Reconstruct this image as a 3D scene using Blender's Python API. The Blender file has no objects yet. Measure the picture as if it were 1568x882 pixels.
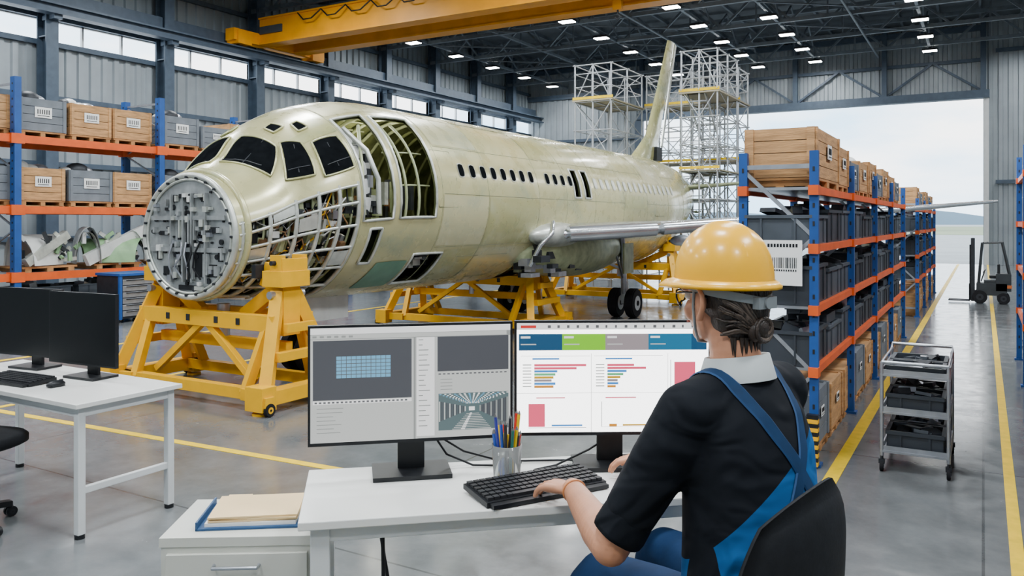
import bpy, math, random
from mathutils import Vector, Matrix
from mathutils.bvhtree import BVHTree
random.seed(7)
V=Vector
sin,cos,pi,rad=math.sin,math.cos,math.pi,math.radians

# ------------------------------------------------------------ materials
_M={}
def M(name,col,rough=.5,metal=0,var=.12,scale=6,bump=0,em=0,coat=0,stretch=(1,1,1),bscale=None,spec=None):
    if name in _M: return _M[name]
    m=bpy.data.materials.new(name); m.use_nodes=True; nt=m.node_tree; N=nt.nodes; L=nt.links
    p=N['Principled BSDF']; p.inputs['Roughness'].default_value=rough; p.inputs['Metallic'].default_value=metal
    if spec is not None: p.inputs['Specular IOR Level'].default_value=spec
    if coat: p.inputs['Coat Weight'].default_value=coat
    tc=N.new('ShaderNodeTexCoord'); mp=N.new('ShaderNodeMapping'); mp.inputs['Scale'].default_value=stretch
    L.new(tc.outputs['Object'],mp.inputs['Vector'])
    n=N.new('ShaderNodeTexNoise'); n.inputs['Scale'].default_value=scale; n.inputs['Detail'].default_value=5
    L.new(mp.outputs[0],n.inputs['Vector'])
    r=N.new('ShaderNodeValToRGB'); r.color_ramp.elements[0].position=.3; r.color_ramp.elements[1].position=.7
    r.color_ramp.elements[0].color=[max(0,c*(1-var)) for c in col]+[1]
    r.color_ramp.elements[1].color=[min(1,c*(1+var)) for c in col]+[1]
    L.new(n.outputs['Fac'],r.inputs[0]); L.new(r.outputs[0],p.inputs['Base Color'])
    if em:
        L.new(r.outputs[0],p.inputs['Emission Color']); p.inputs['Emission Strength'].default_value=em
    if bump:
        n2=N.new('ShaderNodeTexNoise'); n2.inputs['Scale'].default_value=bscale or scale*4
        L.new(mp.outputs[0],n2.inputs['Vector'])
        bp=N.new('ShaderNodeBump'); bp.inputs['Strength'].default_value=bump; bp.inputs['Distance'].default_value=.02
        L.new(n2.outputs['Fac'],bp.inputs['Height']); L.new(bp.outputs[0],p.inputs['Normal'])
    _M[name]=m; return m
def E(name,col,s=1.0):
    if name in _M: return _M[name]
    m=bpy.data.materials.new(name); m.use_nodes=True; nt=m.node_tree
    p=nt.nodes['Principled BSDF']; p.inputs['Base Color'].default_value=(.02,.02,.02,1); p.inputs['Roughness'].default_value=.4
    p.inputs['Emission Color'].default_value=(*col,1); p.inputs['Emission Strength'].default_value=s
    _M[name]=m; return m

# ------------------------------------------------------------ mesh builder
class B:
    def __init__(s): s.v=[];s.f=[];s.m=[];s.sm=[];s.mats=[]
    def add(s,vs,fs,mat,smooth=False):
        if mat not in s.mats: s.mats.append(mat)
        i=s.mats.index(mat); o=len(s.v)
        s.v+= [tuple(v) for v in vs]
        for f in fs: s.f.append(tuple(o+k for k in f)); s.m.append(i); s.sm.append(smooth)
    def box(s,c,size,mat,rz=0,R=None,taper=1):
        hx,hy,hz=[a/2 for a in size]; c=V(c)
        R=R or Matrix.Rotation(rz,3,'Z')
        vs=[]
        for z in(-1,1):
            k=taper if z<0 else 1
            for x,y in((-1,-1),(1,-1),(1,1),(-1,1)): vs.append(c+R@V((x*hx*k,y*hy*k,z*hz)))
        s.add(vs,[(3,2,1,0),(4,5,6,7),(0,1,5,4),(1,2,6,5),(2,3,7,6),(3,0,4,7)],mat)
    def beam(s,p,q,w,h,mat):
        p=V(p);q=V(q);d=q-p;l=d.length
        if l<1e-6:return
        z=d/l; up=V((0,0,1)) if abs(z.z)<.98 else V((0,1,0))
        x=up.cross(z).normalized(); y=z.cross(x)
        R=Matrix((x,y,z)).transposed()
        s.box((p+q)/2,(w,h,l),mat,R=R)
    def cyl(s,p,q,r,mat,r2=None,seg=16,caps=True,smooth=True):
        p=V(p);q=V(q);r2=r if r2 is None else r2
        z=(q-p).normalized(); up=V((0,0,1)) if abs(z.z)<.98 else V((0,1,0))
        x=up.cross(z).normalized(); y=z.cross(x); vs=[]
        for c,rr in((p,r),(q,r2)):
            for i in range(seg):
                a=2*pi*i/seg; vs.append(c+x*cos(a)*rr+y*sin(a)*rr)
        s.add(vs,[(i,(i+1)%seg,seg+(i+1)%seg,seg+i) for i in range(seg)],mat,smooth)
        if caps: s.add(vs,[tuple(range(seg-1,-1,-1)),tuple(range(seg,2*seg))],mat)
    def tube(s,pts,r,mat,seg=8,closed=False):
        pts=[V(p) for p in pts]; n=len(pts); vs=[]; up=None
        for i,p in enumerate(pts):
            a=pts[i-1] if (i>0 or closed) else p; b=pts[(i+1)%n] if (i<n-1 or closed) else p
            t=(b-a).normalized()
            if up is None: up=V((0,0,1)) if abs(t.z)<.9 else V((0,1,0))
            x=up.cross(t)
            if x.length<1e-4: x=V((1,0,0)).cross(t)
            x.normalize(); y=t.cross(x); up=y
            rr=r[i] if isinstance(r,(list,tuple)) else r
            for k in range(seg):
                an=2*pi*k/seg; vs.append(p+x*cos(an)*rr+y*sin(an)*rr)
        fs=[]
        for i in range(n if closed else n-1):
            j=(i+1)%n
            for k in range(seg): fs.append((i*seg+k,i*seg+(k+1)%seg,j*seg+(k+1)%seg,j*seg+k))
        s.add(vs,fs,mat,True)
        if not closed: s.add(vs,[tuple(range(seg-1,-1,-1)),tuple(range((n-1)*seg,n*seg))],mat)
    def ell(s,c,r,mat,seg=16,rings=10,R=None):
        c=V(c); r=(r,r,r) if not isinstance(r,(tuple,list)) else r; vs=[c+ (R@V((0,0,-r[2])) if R else V((0,0,-r[2])))]
        for j in range(1,rings):
            e=-pi/2+pi*j/rings
            for i in range(seg):
                a=2*pi*i/seg; p=V((r[0]*cos(e)*cos(a),r[1]*cos(e)*sin(a),r[2]*sin(e)))
                vs.append(c+(R@p if R else p))
        vs.append(c+(R@V((0,0,r[2])) if R else V((0,0,r[2])))); fs=[]
        for i in range(seg):
            fs.append((0,1+(i+1)%seg,1+i)); l=1+(rings-2)*seg; fs.append((l+i,l+(i+1)%seg,len(vs)-1))
        for j in range(rings-2):
            for i in range(seg):
                a=1+j*seg; fs.append((a+i,a+(i+1)%seg,a+seg+(i+1)%seg,a+seg+i))
        s.add(vs,fs,mat,True)
    def chain(s,pts,rs,mat,seg=14,rings=8):
        for i in range(len(pts)-1):
            p=V(pts[i]);q=V(pts[i+1]); a,b=rs[i],rs[i+1]; n=max(2,int((q-p).length/(min(a,b)*.3)))
            for k in range(n+1):
                t=k/n; s.ell(p.lerp(q,t),a+(b-a)*t,mat,seg,rings)
    def wheel(s,c,axis,r,w,mt,mh,seg=24):
        c=V(c);a=V(axis).normalized()
        s.cyl(c-a*w*.5,c+a*w*.5,r*.93,mt,seg=seg)
        s.cyl(c-a*w*.36,c+a*w*.36,r,mt,seg=seg)
        s.cyl(c-a*w*.53,c+a*w*.53,r*.5,mh,seg=seg)
        s.cyl(c-a*w*.6,c+a*w*.6,r*.18,mt,seg=10)
    def bin(s,c,size,mat,fill=None):
        x,y,z=c; w,d,h=size; t=.012
        s.box((x,y,z+t/2),(w*.92,d*.92,t),mat)
        for sx in(-1,1): s.box((x+sx*w*.47,y,z+h/2),(t,d*.95,h),mat)
        for sy in(-1,1): s.box((x,y+sy*d*.47,z+h/2),(w*.95,t,h),mat)
        for sx in(-1,1): s.box((x+sx*w*.485,y,z+h-.01),(t*2,d,.022),mat)
        for sy in(-1,1): s.box((x,y+sy*d*.485,z+h-.01),(w,t*2,.022),mat)
        for k in(-.25,.25):
            for sx in(-1,1): s.box((x+sx*w*.485,y+k*d,z+h*.5),(t*1.6,.012,h*.9),mat)
            for sy in(-1,1): s.box((x+k*w,y+sy*d*.485,z+h*.5),(.012,t*1.6,h*.9),mat)
        if fill:
            for k in range(8):
                a=random.uniform
                s.box((x+a(-.3,.3)*w,y+a(-.32,.32)*d,z+h*a(.75,1.08)),(w*a(.15,.35),d*a(.15,.3),h*a(.15,.4)),random.choice(fill),R=Matrix.Rotation(a(0,3),3,'Z')@Matrix.Rotation(a(-.5,.5),3,'X'))
    def obj(s,name,loc=(0,0,0),rz=0,parent=None,bevel=0):
        me=bpy.data.meshes.new(name); me.from_pydata(s.v,[],s.f); 
        for m in s.mats: me.materials.append(m)
        me.polygons.foreach_set('material_index',s.m); me.polygons.foreach_set('use_smooth',s.sm); me.update()
        o=bpy.data.objects.new(name,me); bpy.context.scene.collection.objects.link(o)
        o.location=loc; o.rotation_euler=(0,0,rz)
        if parent: o.parent=parent
        if bevel:
            md=o.modifiers.new('bevel','BEVEL'); md.width=bevel; md.segments=2; md.limit_method='ANGLE'
        return o
def empty(name,loc=(0,0,0),rz=0):
    o=bpy.data.objects.new(name,None); bpy.context.scene.collection.objects.link(o); o.location=loc; o.rotation_euler=(0,0,rz); o.empty_display_size=.1; return o
def link(me,name,loc,rz=0):
    o=bpy.data.objects.new(name,me); bpy.context.scene.collection.objects.link(o); o.location=loc; o.rotation_euler=(0,0,rz); return o

# ------------------------------------------------------------ common materials
m_yel=M('yellow_steel_paint',(.80,.41,.0),.42,0,.08,5,spec=.3)
m_yline=M('yellow_floor_paint',(.80,.53,.0),.5,0,.12,12,spec=.3)
m_blue=M('blue_rack_paint',(.008,.07,.28),.45,0,.15)
m_org=M('orange_beam_paint',(.72,.10,.01),.45,0,.12)
m_steel=M('galvanised_steel',(.44,.46,.50),.35,.8,.15,10)
m_alu=M('aluminium_skin',(.56,.58,.60),.24,.85,.12,3)
m_dsteel=M('structural_steel_bluegrey',(.055,.082,.118),.5,.1,.15)
m_truss=M('truss_steel',(.14,.17,.20),.5,.2,.15)
m_dark=M('dark_metal',(.020,.023,.028),.5,.3,.3,10)
m_black=M('black_plastic',(.008,.009,.011),.42,0,.2,20,spec=.35)
m_rub=M('tyre_rubber',(.012,.012,.014),.8,0,.2,20,spec=.2)
m_bin=M('grey_plastic_bin',(.06,.073,.09),.5,0,.25,3)
m_bin2=M('dark_plastic_bin',(.026,.032,.041),.5,0,.25,3)
m_wood=M('pine_crate_wood',(.48,.26,.105),.7,0,.3,5,bump=.2,stretch=(1,1,6))
m_wood2=M('pallet_wood',(.38,.18,.06),.75,0,.3,7,bump=.2)
m_gwood=M('grey_crate',(.15,.17,.195),.6,0,.2,5)
m_white=M('white_laminate',(.72,.72,.69),.33,0,.03,4)
m_wpaint=M('white_powder_coat',(.60,.62,.62),.4,0,.05,5)
m_label=M('paper_label',(.85,.85,.83),.6,0,.03)
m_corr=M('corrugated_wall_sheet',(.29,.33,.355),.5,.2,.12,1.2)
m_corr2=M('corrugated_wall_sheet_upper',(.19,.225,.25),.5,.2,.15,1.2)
m_roof=M('roof_sheet',(.09,.105,.12),.6,.1,.2,2)
m_prim2=M('green_primer_frame',(.38,.42,.24),.45,.2,.25,8)
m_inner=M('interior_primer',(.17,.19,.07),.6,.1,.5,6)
m_seam=M('panel_seam',(.24,.25,.14),.5,.1,.2,8)
m_opening_dark=M('painted_opening_shade',(.006,.007,.008),.9,0,.3,12,spec=0)  # matte dark panels paint the shaded interior over uncut window openings
m_frame=M('bare_frame_metal',(.56,.58,.53),.36,.5,.2,9)
m_brown=M('copper_parts',(.30,.16,.07),.5,.3,.3,12)
def primer(name,c,seed=0):
    m=bpy.data.materials.new(name); m.use_nodes=True; nt=m.node_tree;N=nt.nodes;L=nt.links;p=N['Principled BSDF']
    p.inputs['Metallic'].default_value=.2; p.inputs['Coat Weight'].default_value=.55; p.inputs['Coat Roughness'].default_value=.14
    tc=N.new('ShaderNodeTexCoord'); mp=N.new('ShaderNodeMapping'); mp.inputs['Location'].default_value=(seed,seed*2,0); mp.inputs['Scale'].default_value=(1,.55,1); L.new(tc.outputs['Object'],mp.inputs[0])
    n=N.new('ShaderNodeTexNoise'); n.inputs['Scale'].default_value=1.5; n.inputs['Detail'].default_value=8; n.inputs['Roughness'].default_value=.65; n.inputs['Distortion'].default_value=.8; L.new(mp.outputs[0],n.inputs['Vector'])
    r=N.new('ShaderNodeValToRGB'); e=r.color_ramp.elements
    e[0].position=.28; e[0].color=(c[0]*.66,c[1]*.74,c[2]*.80,1); e[1].position=.72; e[1].color=(c[0]*1.12,c[1]*1.13,c[2]*1.30,1)
    k=e.new(.44); k.color=(c[0]*.95,c[1]*.93,c[2]*.82,1); k=e.new(.56); k.color=(c[0]*1.04,c[1]*.99,c[2]*.86,1)
    L.new(n.outputs['Fac'],r.inputs[0]); L.new(r.outputs[0],p.inputs['Base Color'])
    n2=N.new('ShaderNodeTexNoise'); n2.inputs['Scale'].default_value=5; n2.inputs['Detail'].default_value=5; L.new(tc.outputs['Object'],n2.inputs['Vector'])
    mr=N.new('ShaderNodeMapRange'); mr.inputs[1].default_value=.3; mr.inputs[2].default_value=.7; mr.inputs[3].default_value=.20; mr.inputs[4].default_value=.40
    L.new(n2.outputs['Fac'],mr.inputs[0]); L.new(mr.outputs[0],p.inputs['Roughness']); return m
m_prim=primer('green_zinc_primer',(.52,.505,.29))
m_primB=primer('green_zinc_primer_light',(.57,.56,.37),3)
m_primC=primer('green_zinc_primer_dark',(.44,.445,.235),5)

# ------------------------------------------------------------ floor
def floor_mat():
    m=bpy.data.materials.new('polished_concrete'); m.use_nodes=True; nt=m.node_tree;N=nt.nodes;L=nt.links;p=N['Principled BSDF']
    tc=N.new('ShaderNodeTexCoord')
    n=N.new('ShaderNodeTexNoise'); n.inputs['Scale'].default_value=.6; n.inputs['Detail'].default_value=9; n.inputs['Roughness'].default_value=.65; n.inputs['Distortion'].default_value=.5
    n2=N.new('ShaderNodeTexNoise'); n2.inputs['Scale'].default_value=4; n2.inputs['Detail'].default_value=10; n2.inputs['Roughness'].default_value=.7
    L.new(tc.outputs['Object'],n.inputs['Vector']); L.new(tc.outputs['Object'],n2.inputs['Vector'])
    r=N.new('ShaderNodeValToRGB'); r.color_ramp.elements[0].position=.28; r.color_ramp.elements[0].color=(.105,.115,.12,1); r.color_ramp.elements[1].position=.72; r.color_ramp.elements[1].color=(.205,.215,.22,1)
    L.new(n.outputs['Fac'],r.inputs[0])
    mx=N.new('ShaderNodeMixRGB'); mx.blend_type='MULTIPLY'; mx.inputs[0].default_value=.8
    r2=N.new('ShaderNodeValToRGB'); r2.color_ramp.elements[0].position=.25; r2.color_ramp.elements[0].color=(.62,.62,.62,1); r2.color_ramp.elements[1].position=.75; r2.color_ramp.elements[1].color=(1,1,1,1)
    L.new(n2.outputs['Fac'],r2.inputs[0]); L.new(r.outputs[0],mx.inputs[1]); L.new(r2.outputs[0],mx.inputs[2])
    bk=N.new('ShaderNodeTexBrick'); bk.offset=0; bk.inputs['Scale'].default_value=1; bk.inputs['Brick Width'].default_value=3.0; bk.inputs['Row Height'].default_value=3.0
    bk.inputs['Mortar Size'].default_value=.007; bk.inputs['Color1'].default_value=(1,1,1,1); bk.inputs['Color2'].default_value=(.95,.95,.95,1); bk.inputs['Mortar'].default_value=(.5,.5,.5,1)
    L.new(tc.outputs['Object'],bk.inputs['Vector'])
    mx2=N.new('ShaderNodeMixRGB'); mx2.blend_type='MULTIPLY'; mx2.inputs[0].default_value=1
    L.new(mx.outputs[0],mx2.inputs[1]); L.new(bk.outputs['Color'],mx2.inputs[2]); L.new(mx2.outputs[0],p.inputs['Base Color'])
    mr=N.new('ShaderNodeMapRange'); mr.inputs[1].default_value=.3; mr.inputs[2].default_value=.7; mr.inputs[3].default_value=.08; mr.inputs[4].default_value=.28
    L.new(n2.outputs['Fac'],mr.inputs[0]); L.new(mr.outputs[0],p.inputs['Roughness'])
    return m
XL,XR,YF,YB,ZR=-19.6,7.0,-7.0,35.3,9.3
b=B(); b.box(((XL+XR)/2,(YF+YB)/2,-.1),(XR-XL,YB-YF,.2),floor_mat()); b.obj('floor')
b=B(); mt=M('apron_tarmac',(.22,.23,.23),.7,0,.12,.4)
b.box((0,YB+300,-.12),(1200,600,.2),mt); b.obj('ground_apron')
b=B(); mg=M('airfield_grass',(.16,.19,.10),.9,0,.3,.05)
b.box((0,YB+190,-.015),(900,220,.03),mg); b.obj('grass_field')
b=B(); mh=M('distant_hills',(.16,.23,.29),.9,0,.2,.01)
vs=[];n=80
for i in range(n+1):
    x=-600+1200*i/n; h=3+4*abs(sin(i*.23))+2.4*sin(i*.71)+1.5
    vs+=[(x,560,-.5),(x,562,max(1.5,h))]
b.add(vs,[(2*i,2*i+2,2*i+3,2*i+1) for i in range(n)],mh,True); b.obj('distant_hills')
b=B()
b.box((-.82,14,.0015),(.085,42,.003),m_yline); b.box((.14,14,.0015),(.06,42,.003),m_yline)
b.box((-5.4,3.85,.0015),(3.9,.07,.003),m_yline,rz=.06); b.box((-7.35,7.2,.0015),(.07,7,.003),m_yline)
b.box((-9.8,12,.0015),(.08,14,.003),m_yline)
b.obj('floor_marking_lines')

# ------------------------------------------------------------ walls
def corr(b,ax,fix,a0,a1,z0,z1,mat,pitch=.32,dep=.05,inward=1):
    vs=[];fs=[];n=int((a1-a0)/pitch); pr=[(0,0),(.45,0),(.55,1),(.95,1)]
    pts=[]
    for i in range(n+1):
        for u,k in pr:
            a=a0+(i+u)*pitch
            if a<=a1: pts.append((a,k))
    pts.append((a1,0))
    for a,k in pts:
        f=fix+inward*dep*k
        for z in(z0,z1): vs.append((f,a,z) if ax=='y' else (a,f,z))
    for i in range(len(pts)-1): fs.append((2*i,2*i+2,2*i+3,2*i+1))
    b.add(vs,fs,mat)
WZ0,WZ1=5.95,6.5
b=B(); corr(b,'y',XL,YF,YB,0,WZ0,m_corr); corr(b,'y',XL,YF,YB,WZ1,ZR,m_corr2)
for z in(1.2,3.0,4.6,5.9,6.55,7.9): b.box((XL+.1,(YF+YB)/2,z),(.12,YB-YF,.12),m_dsteel)
b.obj('wall_left')
colY=[-5,-1.7,1.5,4.7,7.9,11.1,14.3,17.5,20.6,23.7,26.8,29.9,33.0]
b=B(); 
b.box((0,0,ZR/2),(.36,.05,ZR),m_dsteel)
for s in(-1,1): b.box((s*.18,0,ZR/2),(.04,.3,ZR),m_dsteel)
b.box((0,0,.03),(.5,.4,.06),m_dsteel)
for z in(2,4,6): b.box((0,0,z),(.34,.26,.03),m_dsteel)
cm=b.obj('steel_column',(XL+.35,colY[0],0)).data
for y in colY[1:]: link(cm,'steel_column',(XL+.35,y,0))
for i in range(len(colY)-1):
    y0,y1=colY[i],colY[i+1]; b=B()
    for k in range(4):
        y=y0+(y1-y0)*k/3; b.box((XL,y,(WZ0+WZ1)/2),(.08,.05,WZ1-WZ0),m_wpaint)
    for z in(WZ0+.02,WZ1-.02): b.box((XL,(y0+y1)/2,z),(.08,y1-y0,.04),m_wpaint)
    b.obj('window_%d'%(i+1))
b=B()
b.box((XL+.75,14,6.50),(.3,42.5,.04),m_dsteel); b.box((XL+.75,14,6.6),(.05,42.5,.2),m_dsteel); b.box((XL+.75,14,6.71),(.3,42.5,.04),m_dsteel)
b.box((XL+.3,14,6.95),(.3,42.5,.35),m_dsteel)
for y in colY: b.box((XL+.55,y,6.43),(.5,.2,.1),m_dsteel)
b.obj('crane_runway_beam')
OX0,OX1,OZ=-13.5,0.0,6.27
b=B()
corr(b,'x',YB,XL,OX0,0,ZR,m_corr,inward=-1); corr(b,'x',YB,OX0,OX1,OZ,ZR,m_corr,inward=-1); corr(b,'x',YB,OX1,XR,0,ZR,m_corr,inward=-1)
b.box(((OX0+OX1)/2,YB-.2,OZ+.12),(OX1-OX0+.4,.4,.3),m_dsteel)
b.box((OX0-.15,YB-.2,OZ/2),(.3,.4,OZ),m_dsteel); b.box((OX1+.1,YB-.15,OZ/2),(.16,.3,OZ),m_wpaint)
for z in(3.1,8.0): b.box((XR/2+.2,YB-.12,z),(XR-.4,.12,.14),m_dsteel)
for z in(1.5,3.5,5.5,7.6): b.box(((XL+OX0)/2,YB-.12,z),(OX0-XL,.12,.14),m_dsteel)
b.box((XL/2,YB-.15,8.9),(-XL,.2,.2),m_dsteel); b.box((XL/2,YB-.15,7.7),(-XL,.12,.12),m_dsteel)
xs=[OX0+i*(OX1-OX0)/4 for i in range(5)]
for i,x in enumerate(xs):
    b.box((x,YB-.25,(OZ+ZR)/2),(.18,.25,ZR-OZ),m_dsteel)
    if i<4:
        xm=(x+xs[i+1])/2
        b.beam((x,YB-.2,6.5),(xm,YB-.2,7.7),.08,.08,m_dsteel); b.beam((xs[i+1],YB-.2,6.5),(xm,YB-.2,7.7),.08,.08,m_dsteel)
b.obj('wall_back')
b=B(); corr(b,'y',XR,YF,YB,0,ZR,m_corr,inward=-1); b.obj('wall_right')
b=B(); corr(b,'x',YF,XL,XR,0,ZR,m_corr); b.obj('wall_front')
b=B(); b.box(((XL+XR)/2,(YF+YB)/2,ZR+.05),(XR-XL,YB-YF,.1),m_roof)
x=XL
while x<XR: b.box((x,(YF+YB)/2,ZR-.06),(.08,YB-YF,.12),m_truss); x+=1.3
b.obj('ceiling')
b=B()
for y in [c for c in colY if c>8]+[]:
    zb,zt=8.05,9.05
    b.box(((XL+XR)/2,y,zb),(XR-XL,.12,.12),m_truss); b.box(((XL+XR)/2,y,zt),(XR-XL,.14,.14),m_truss)
    x=XL; k=0
    while x<XR-.1:
        xn=min(x+1.1,XR)
        b.beam((x,y,zb if k%2 else zt),(xn,y,zt if k%2 else zb),.07,.07,m_truss); 
        if k%2==0: b.beam((x,y,zb),(x,y,zt),.05,.05,m_truss)
        x=xn;k+=1
for x in(-17.3,-14.3,-11.3,-7.9,-5.7,-1.7,2):
    b.box((x,21.5,8.05),(.09,27,.09),m_truss)
    for i in range(8):
        y0=8+i*3.2
        b.beam((x,y0,8.05),(x,y0+1.6,9.0),.05,.05,m_truss); b.beam((x,y0+1.6,9.0),(x,y0+3.2,8.05),.05,.05,m_truss)
for i in range(6):
    y0=11.1+i*3.2
    for x in(-17.3,-11.3,-5.7): b.beam((x,y0,8.0),(x+4,y0+3.2,8.0),.04,.04,m_truss)
for x in(-3.5,-9.5): b.cyl((x,9,7.95),(x,34,7.95),.035,m_truss)
b.obj('roof_trusses')
m_lamp=E('lamp_lens',(1,.98,.95),34)
b=B(); lamps=[]
for x in(-17.3,-11.3,-7.9,-5.7,-1.7,2.2):
    for k in range(6):
        y=20.2+2.65*k; lamps.append((x,y))
        b.box((x,y,7.93),(.5,.34,.07),m_dark); b.box((x,y,7.885),(.46,.30,.02),m_lamp); b.cyl((x,y,7.96),(x,y,8.05),.03,m_dark,seg=8)
b.obj('high_bay_lights')
# ------------------------------------------------------------ overhead crane
m_cr=M('orange_crane_paint',(.76,.31,.0),.42,0,.1,2,spec=.3)
b=B()
for y in(17.3,18.7):
    b.box((-6.6,y,7.28),(24.2,.34,.72),m_cr); b.box((-6.6,y,7.66),(24.2,.46,.05),m_cr); b.box((-6.6,y,6.91),(24.2,.46,.05),m_cr)
for x in(-18.85,5.6):
    b.box((x,18,7.05),(.36,3.7,.34),m_cr)
    for y in(16.5,19.5): b.box((x,y,6.98),(.5,.5,.38),m_cr); b.wheel((x,y,6.86),(1,0,0),.12,.12,m_dark,m_cr)
b.box((-18.2,17.1,7.3),(.9,.05,.22),M('sign_dark',(.05,.06,.07)))
for i in range(22): 
    x=-17+i*.9; b.tube([(x,16.98,7.6),(x+.3,16.9,7.36),(x+.6,16.9,7.36),(x+.9,16.98,7.6)],.02,m_black,6)
b.box((-7.6,18,7.8),(1.3,1.9,.28),m_cr); b.cyl((-8.1,18,8),(-7.1,18,8),.2,m_dark)
b.cyl((-7.6,18,7.66),(-7.6,18,6.9),.015,m_dark,seg=6); b.cyl((-7.5,18,7.66),(-7.5,18,6.9),.015,m_dark,seg=6)
b.box((-7.55,18,6.8),(.22,.12,.26),m_cr); b.tube([(-7.55,18,6.68),(-7.55,18,6.58),(-7.48,18,6.5),(-7.55,18,6.44),(-7.62,18,6.5)],.025,m_dark)
b.obj('overhead_bridge_crane')

# ------------------------------------------------------------ AIRLINER
AX=-6.3
T=[(4.94,1.47,2.03,.91,.62),(5.10,1.52,2.10,.89,.70),(5.27,1.58,2.20,.87,.78),(5.42,1.64,2.38,.85,.85),(5.79,1.74,2.64,.81,.965),(6.15,1.80,2.80,.79,1.035),(6.73,1.85,2.93,.772,1.085),(7.2,1.864,2.958,.77,1.094),(15.0,1.864,2.958,.77,1.094),(16,1.90,2.95,.90,1.03),(17,2.0,2.9,1.2,.85),(18,2.12,2.80,1.5,.60),(18.6,2.2,2.66,1.75,.42)]
def prof(y):
    y=min(max(y,T[0][0]),T[-1][0])
    for i in range(len(T)-1):
        if y<=T[i+1][0]: break
    a,c=T[i],T[i+1]; h=c[0]-a[0]; t=(y-a[0])/h; out=[]
    for k in range(1,5):
        def sl(j):
            if j==0: return (T[1][k]-T[0][k])/(T[1][0]-T[0][0])
            if j==len(T)-1: return (T[j][k]-T[j-1][k])/(T[j][0]-T[j-1][0])
            s1=(T[j][k]-T[j-1][k])/(T[j][0]-T[j-1][0]); s2=(T[j+1][k]-T[j][k])/(T[j+1][0]-T[j][0])
            return 0 if s1*s2<=0 else 2*s1*s2/(s1+s2)
        m0,m1=sl(i)*h,sl(i+1)*h
        out.append((2*t**3-3*t*t+1)*a[k]+(t**3-2*t*t+t)*m0+(-2*t**3+3*t*t)*c[k]+(t**3-t*t)*m1)
    return out
def surf(y,ph,off=0):
    zc,tp,bt,a=prof(y); p=rad(ph); s=sin(p)
    return V((AX+(a+off)*cos(p), y, zc+((tp-zc+off) if s>0 else (zc-bt+off))*s))
plane=empty('airliner_under_assembly',(AX,10,0)); PL=(-AX,-10,0)
holes=[(4.98,6.10,-75,10),(6.16,6.58,-11,56),(6.68,7.30,-11,54),(6.28,6.44,-38,-16),(7.12,7.66,-60,-34),(10.8,11.02,5,28),(11.16,11.38,5,28),(9.7,10.3,-75,-45)]
def grid(b,off,mat,y0=4.94,y1=18.6,hl=holes):
    ys=set([y0,y1]); ph=set()
    n=int((y1-y0)/.12)
    for i in range(n+1): ys.add(round(y0+(y1-y0)*i/n,4))
    for p in range(-180,180,5): ph.add(p)
    for h in hl:
        for k in(0,1): ys.add(h[k])
        for k in(2,3): ph.add(h[k])
    ys=sorted(y for y in ys if y0<=y<=y1); ph=sorted(ph); vs=[];fs=[];np_=len(ph)
    for y in ys:
        for p in ph: vs.append(surf(y,p,off))
    for i in range(len(ys)-1):
        yc=(ys[i]+ys[i+1])/2
        for j in range(np_):
            p0=ph[j];p1=ph[(j+1)%np_]
            if p1<p0:p1+=360
            pc=(p0+p1)/2
            if any(h[0]<yc<h[1] and h[2]<pc<h[3] for h in hl): continue
            fs.append((i*np_+j,i*np_+(j+1)%np_,(i+1)*np_+(j+1)%np_,(i+1)*np_+j))
    b.add(vs,fs,mat,True)
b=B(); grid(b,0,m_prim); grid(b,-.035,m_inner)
ring=[surf(18.6,p) for p in range(0,360,10)]; b.add(ring+[V((AX,18.75,2.2))],[(i,(i+1)%36,36) for i in range(36)],m_prim2,True)
b.obj('fuselage_skin',PL,parent=plane)
def panel(b,c4,off,mat,n=8,k=.35):
    vs=[];fs=[]
    for i in range(n+1):
        for j in range(n+1):
            s=-1+2*i/n;t=-1+2*j/n
            s2=s*math.sqrt(1-k*t*t/2);t2=t*math.sqrt(1-k*s*s/2)
            u=(s2+1)/2;w=(t2+1)/2
            y=(c4[0][0]*(1-u)+c4[1][0]*u)*(1-w)+(c4[3][0]*(1-u)+c4[2][0]*u)*w
            p=(c4[0][1]*(1-u)+c4[1][1]*u)*(1-w)+(c4[3][1]*(1-u)+c4[2][1]*u)*w
            vs.append(surf(y,p,off))
    for i in range(n):
        for j in range(n): a=i*(n+1)+j; fs.append((a,a+n+1,a+n+2,a+1))
    b.add(vs,fs,mat,True)
    rim=[vs[i*(n+1)] for i in range(n+1)]+[vs[n*(n+1)+j] for j in range(1,n+1)]+[vs[i*(n+1)+n] for i in range(n-1,-1,-1)]+[vs[j] for j in range(n-1,0,-1)]
    return rim
def grow(c4,g):
    cy=sum(c[0] for c in c4)/4;cp=sum(c[1] for c in c4)/4
    return [(c[0]+g*(1 if c[0]>cy else -1),c[1]+g*55*(1 if c[1]>cp else -1)) for c in c4]
b=B()
A_=[(5.205,86),(5.32,37),(5.51,54),(5.48,86)]
B_=[(5.385,28),(5.665,22),(5.70,48),(5.55,57)]
C_=[(5.73,19),(6.10,20),(6.06,43),(5.77,45)]
e1=[(5.60,66),(5.72,66),(5.70,76),(5.61,76)]; e2=[(5.76,56),(5.88,56),(5.86,65),(5.78,65)]
mir=lambda c:[(y,180-p) for y,p in c]
for c in(A_,B_,C_,e1,e2):
    for q in(c,mir(c)):
        rim=panel(b,q,.012,m_opening_dark,14,.25); b.tube(rim,.011,m_primC,6,True)
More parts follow.
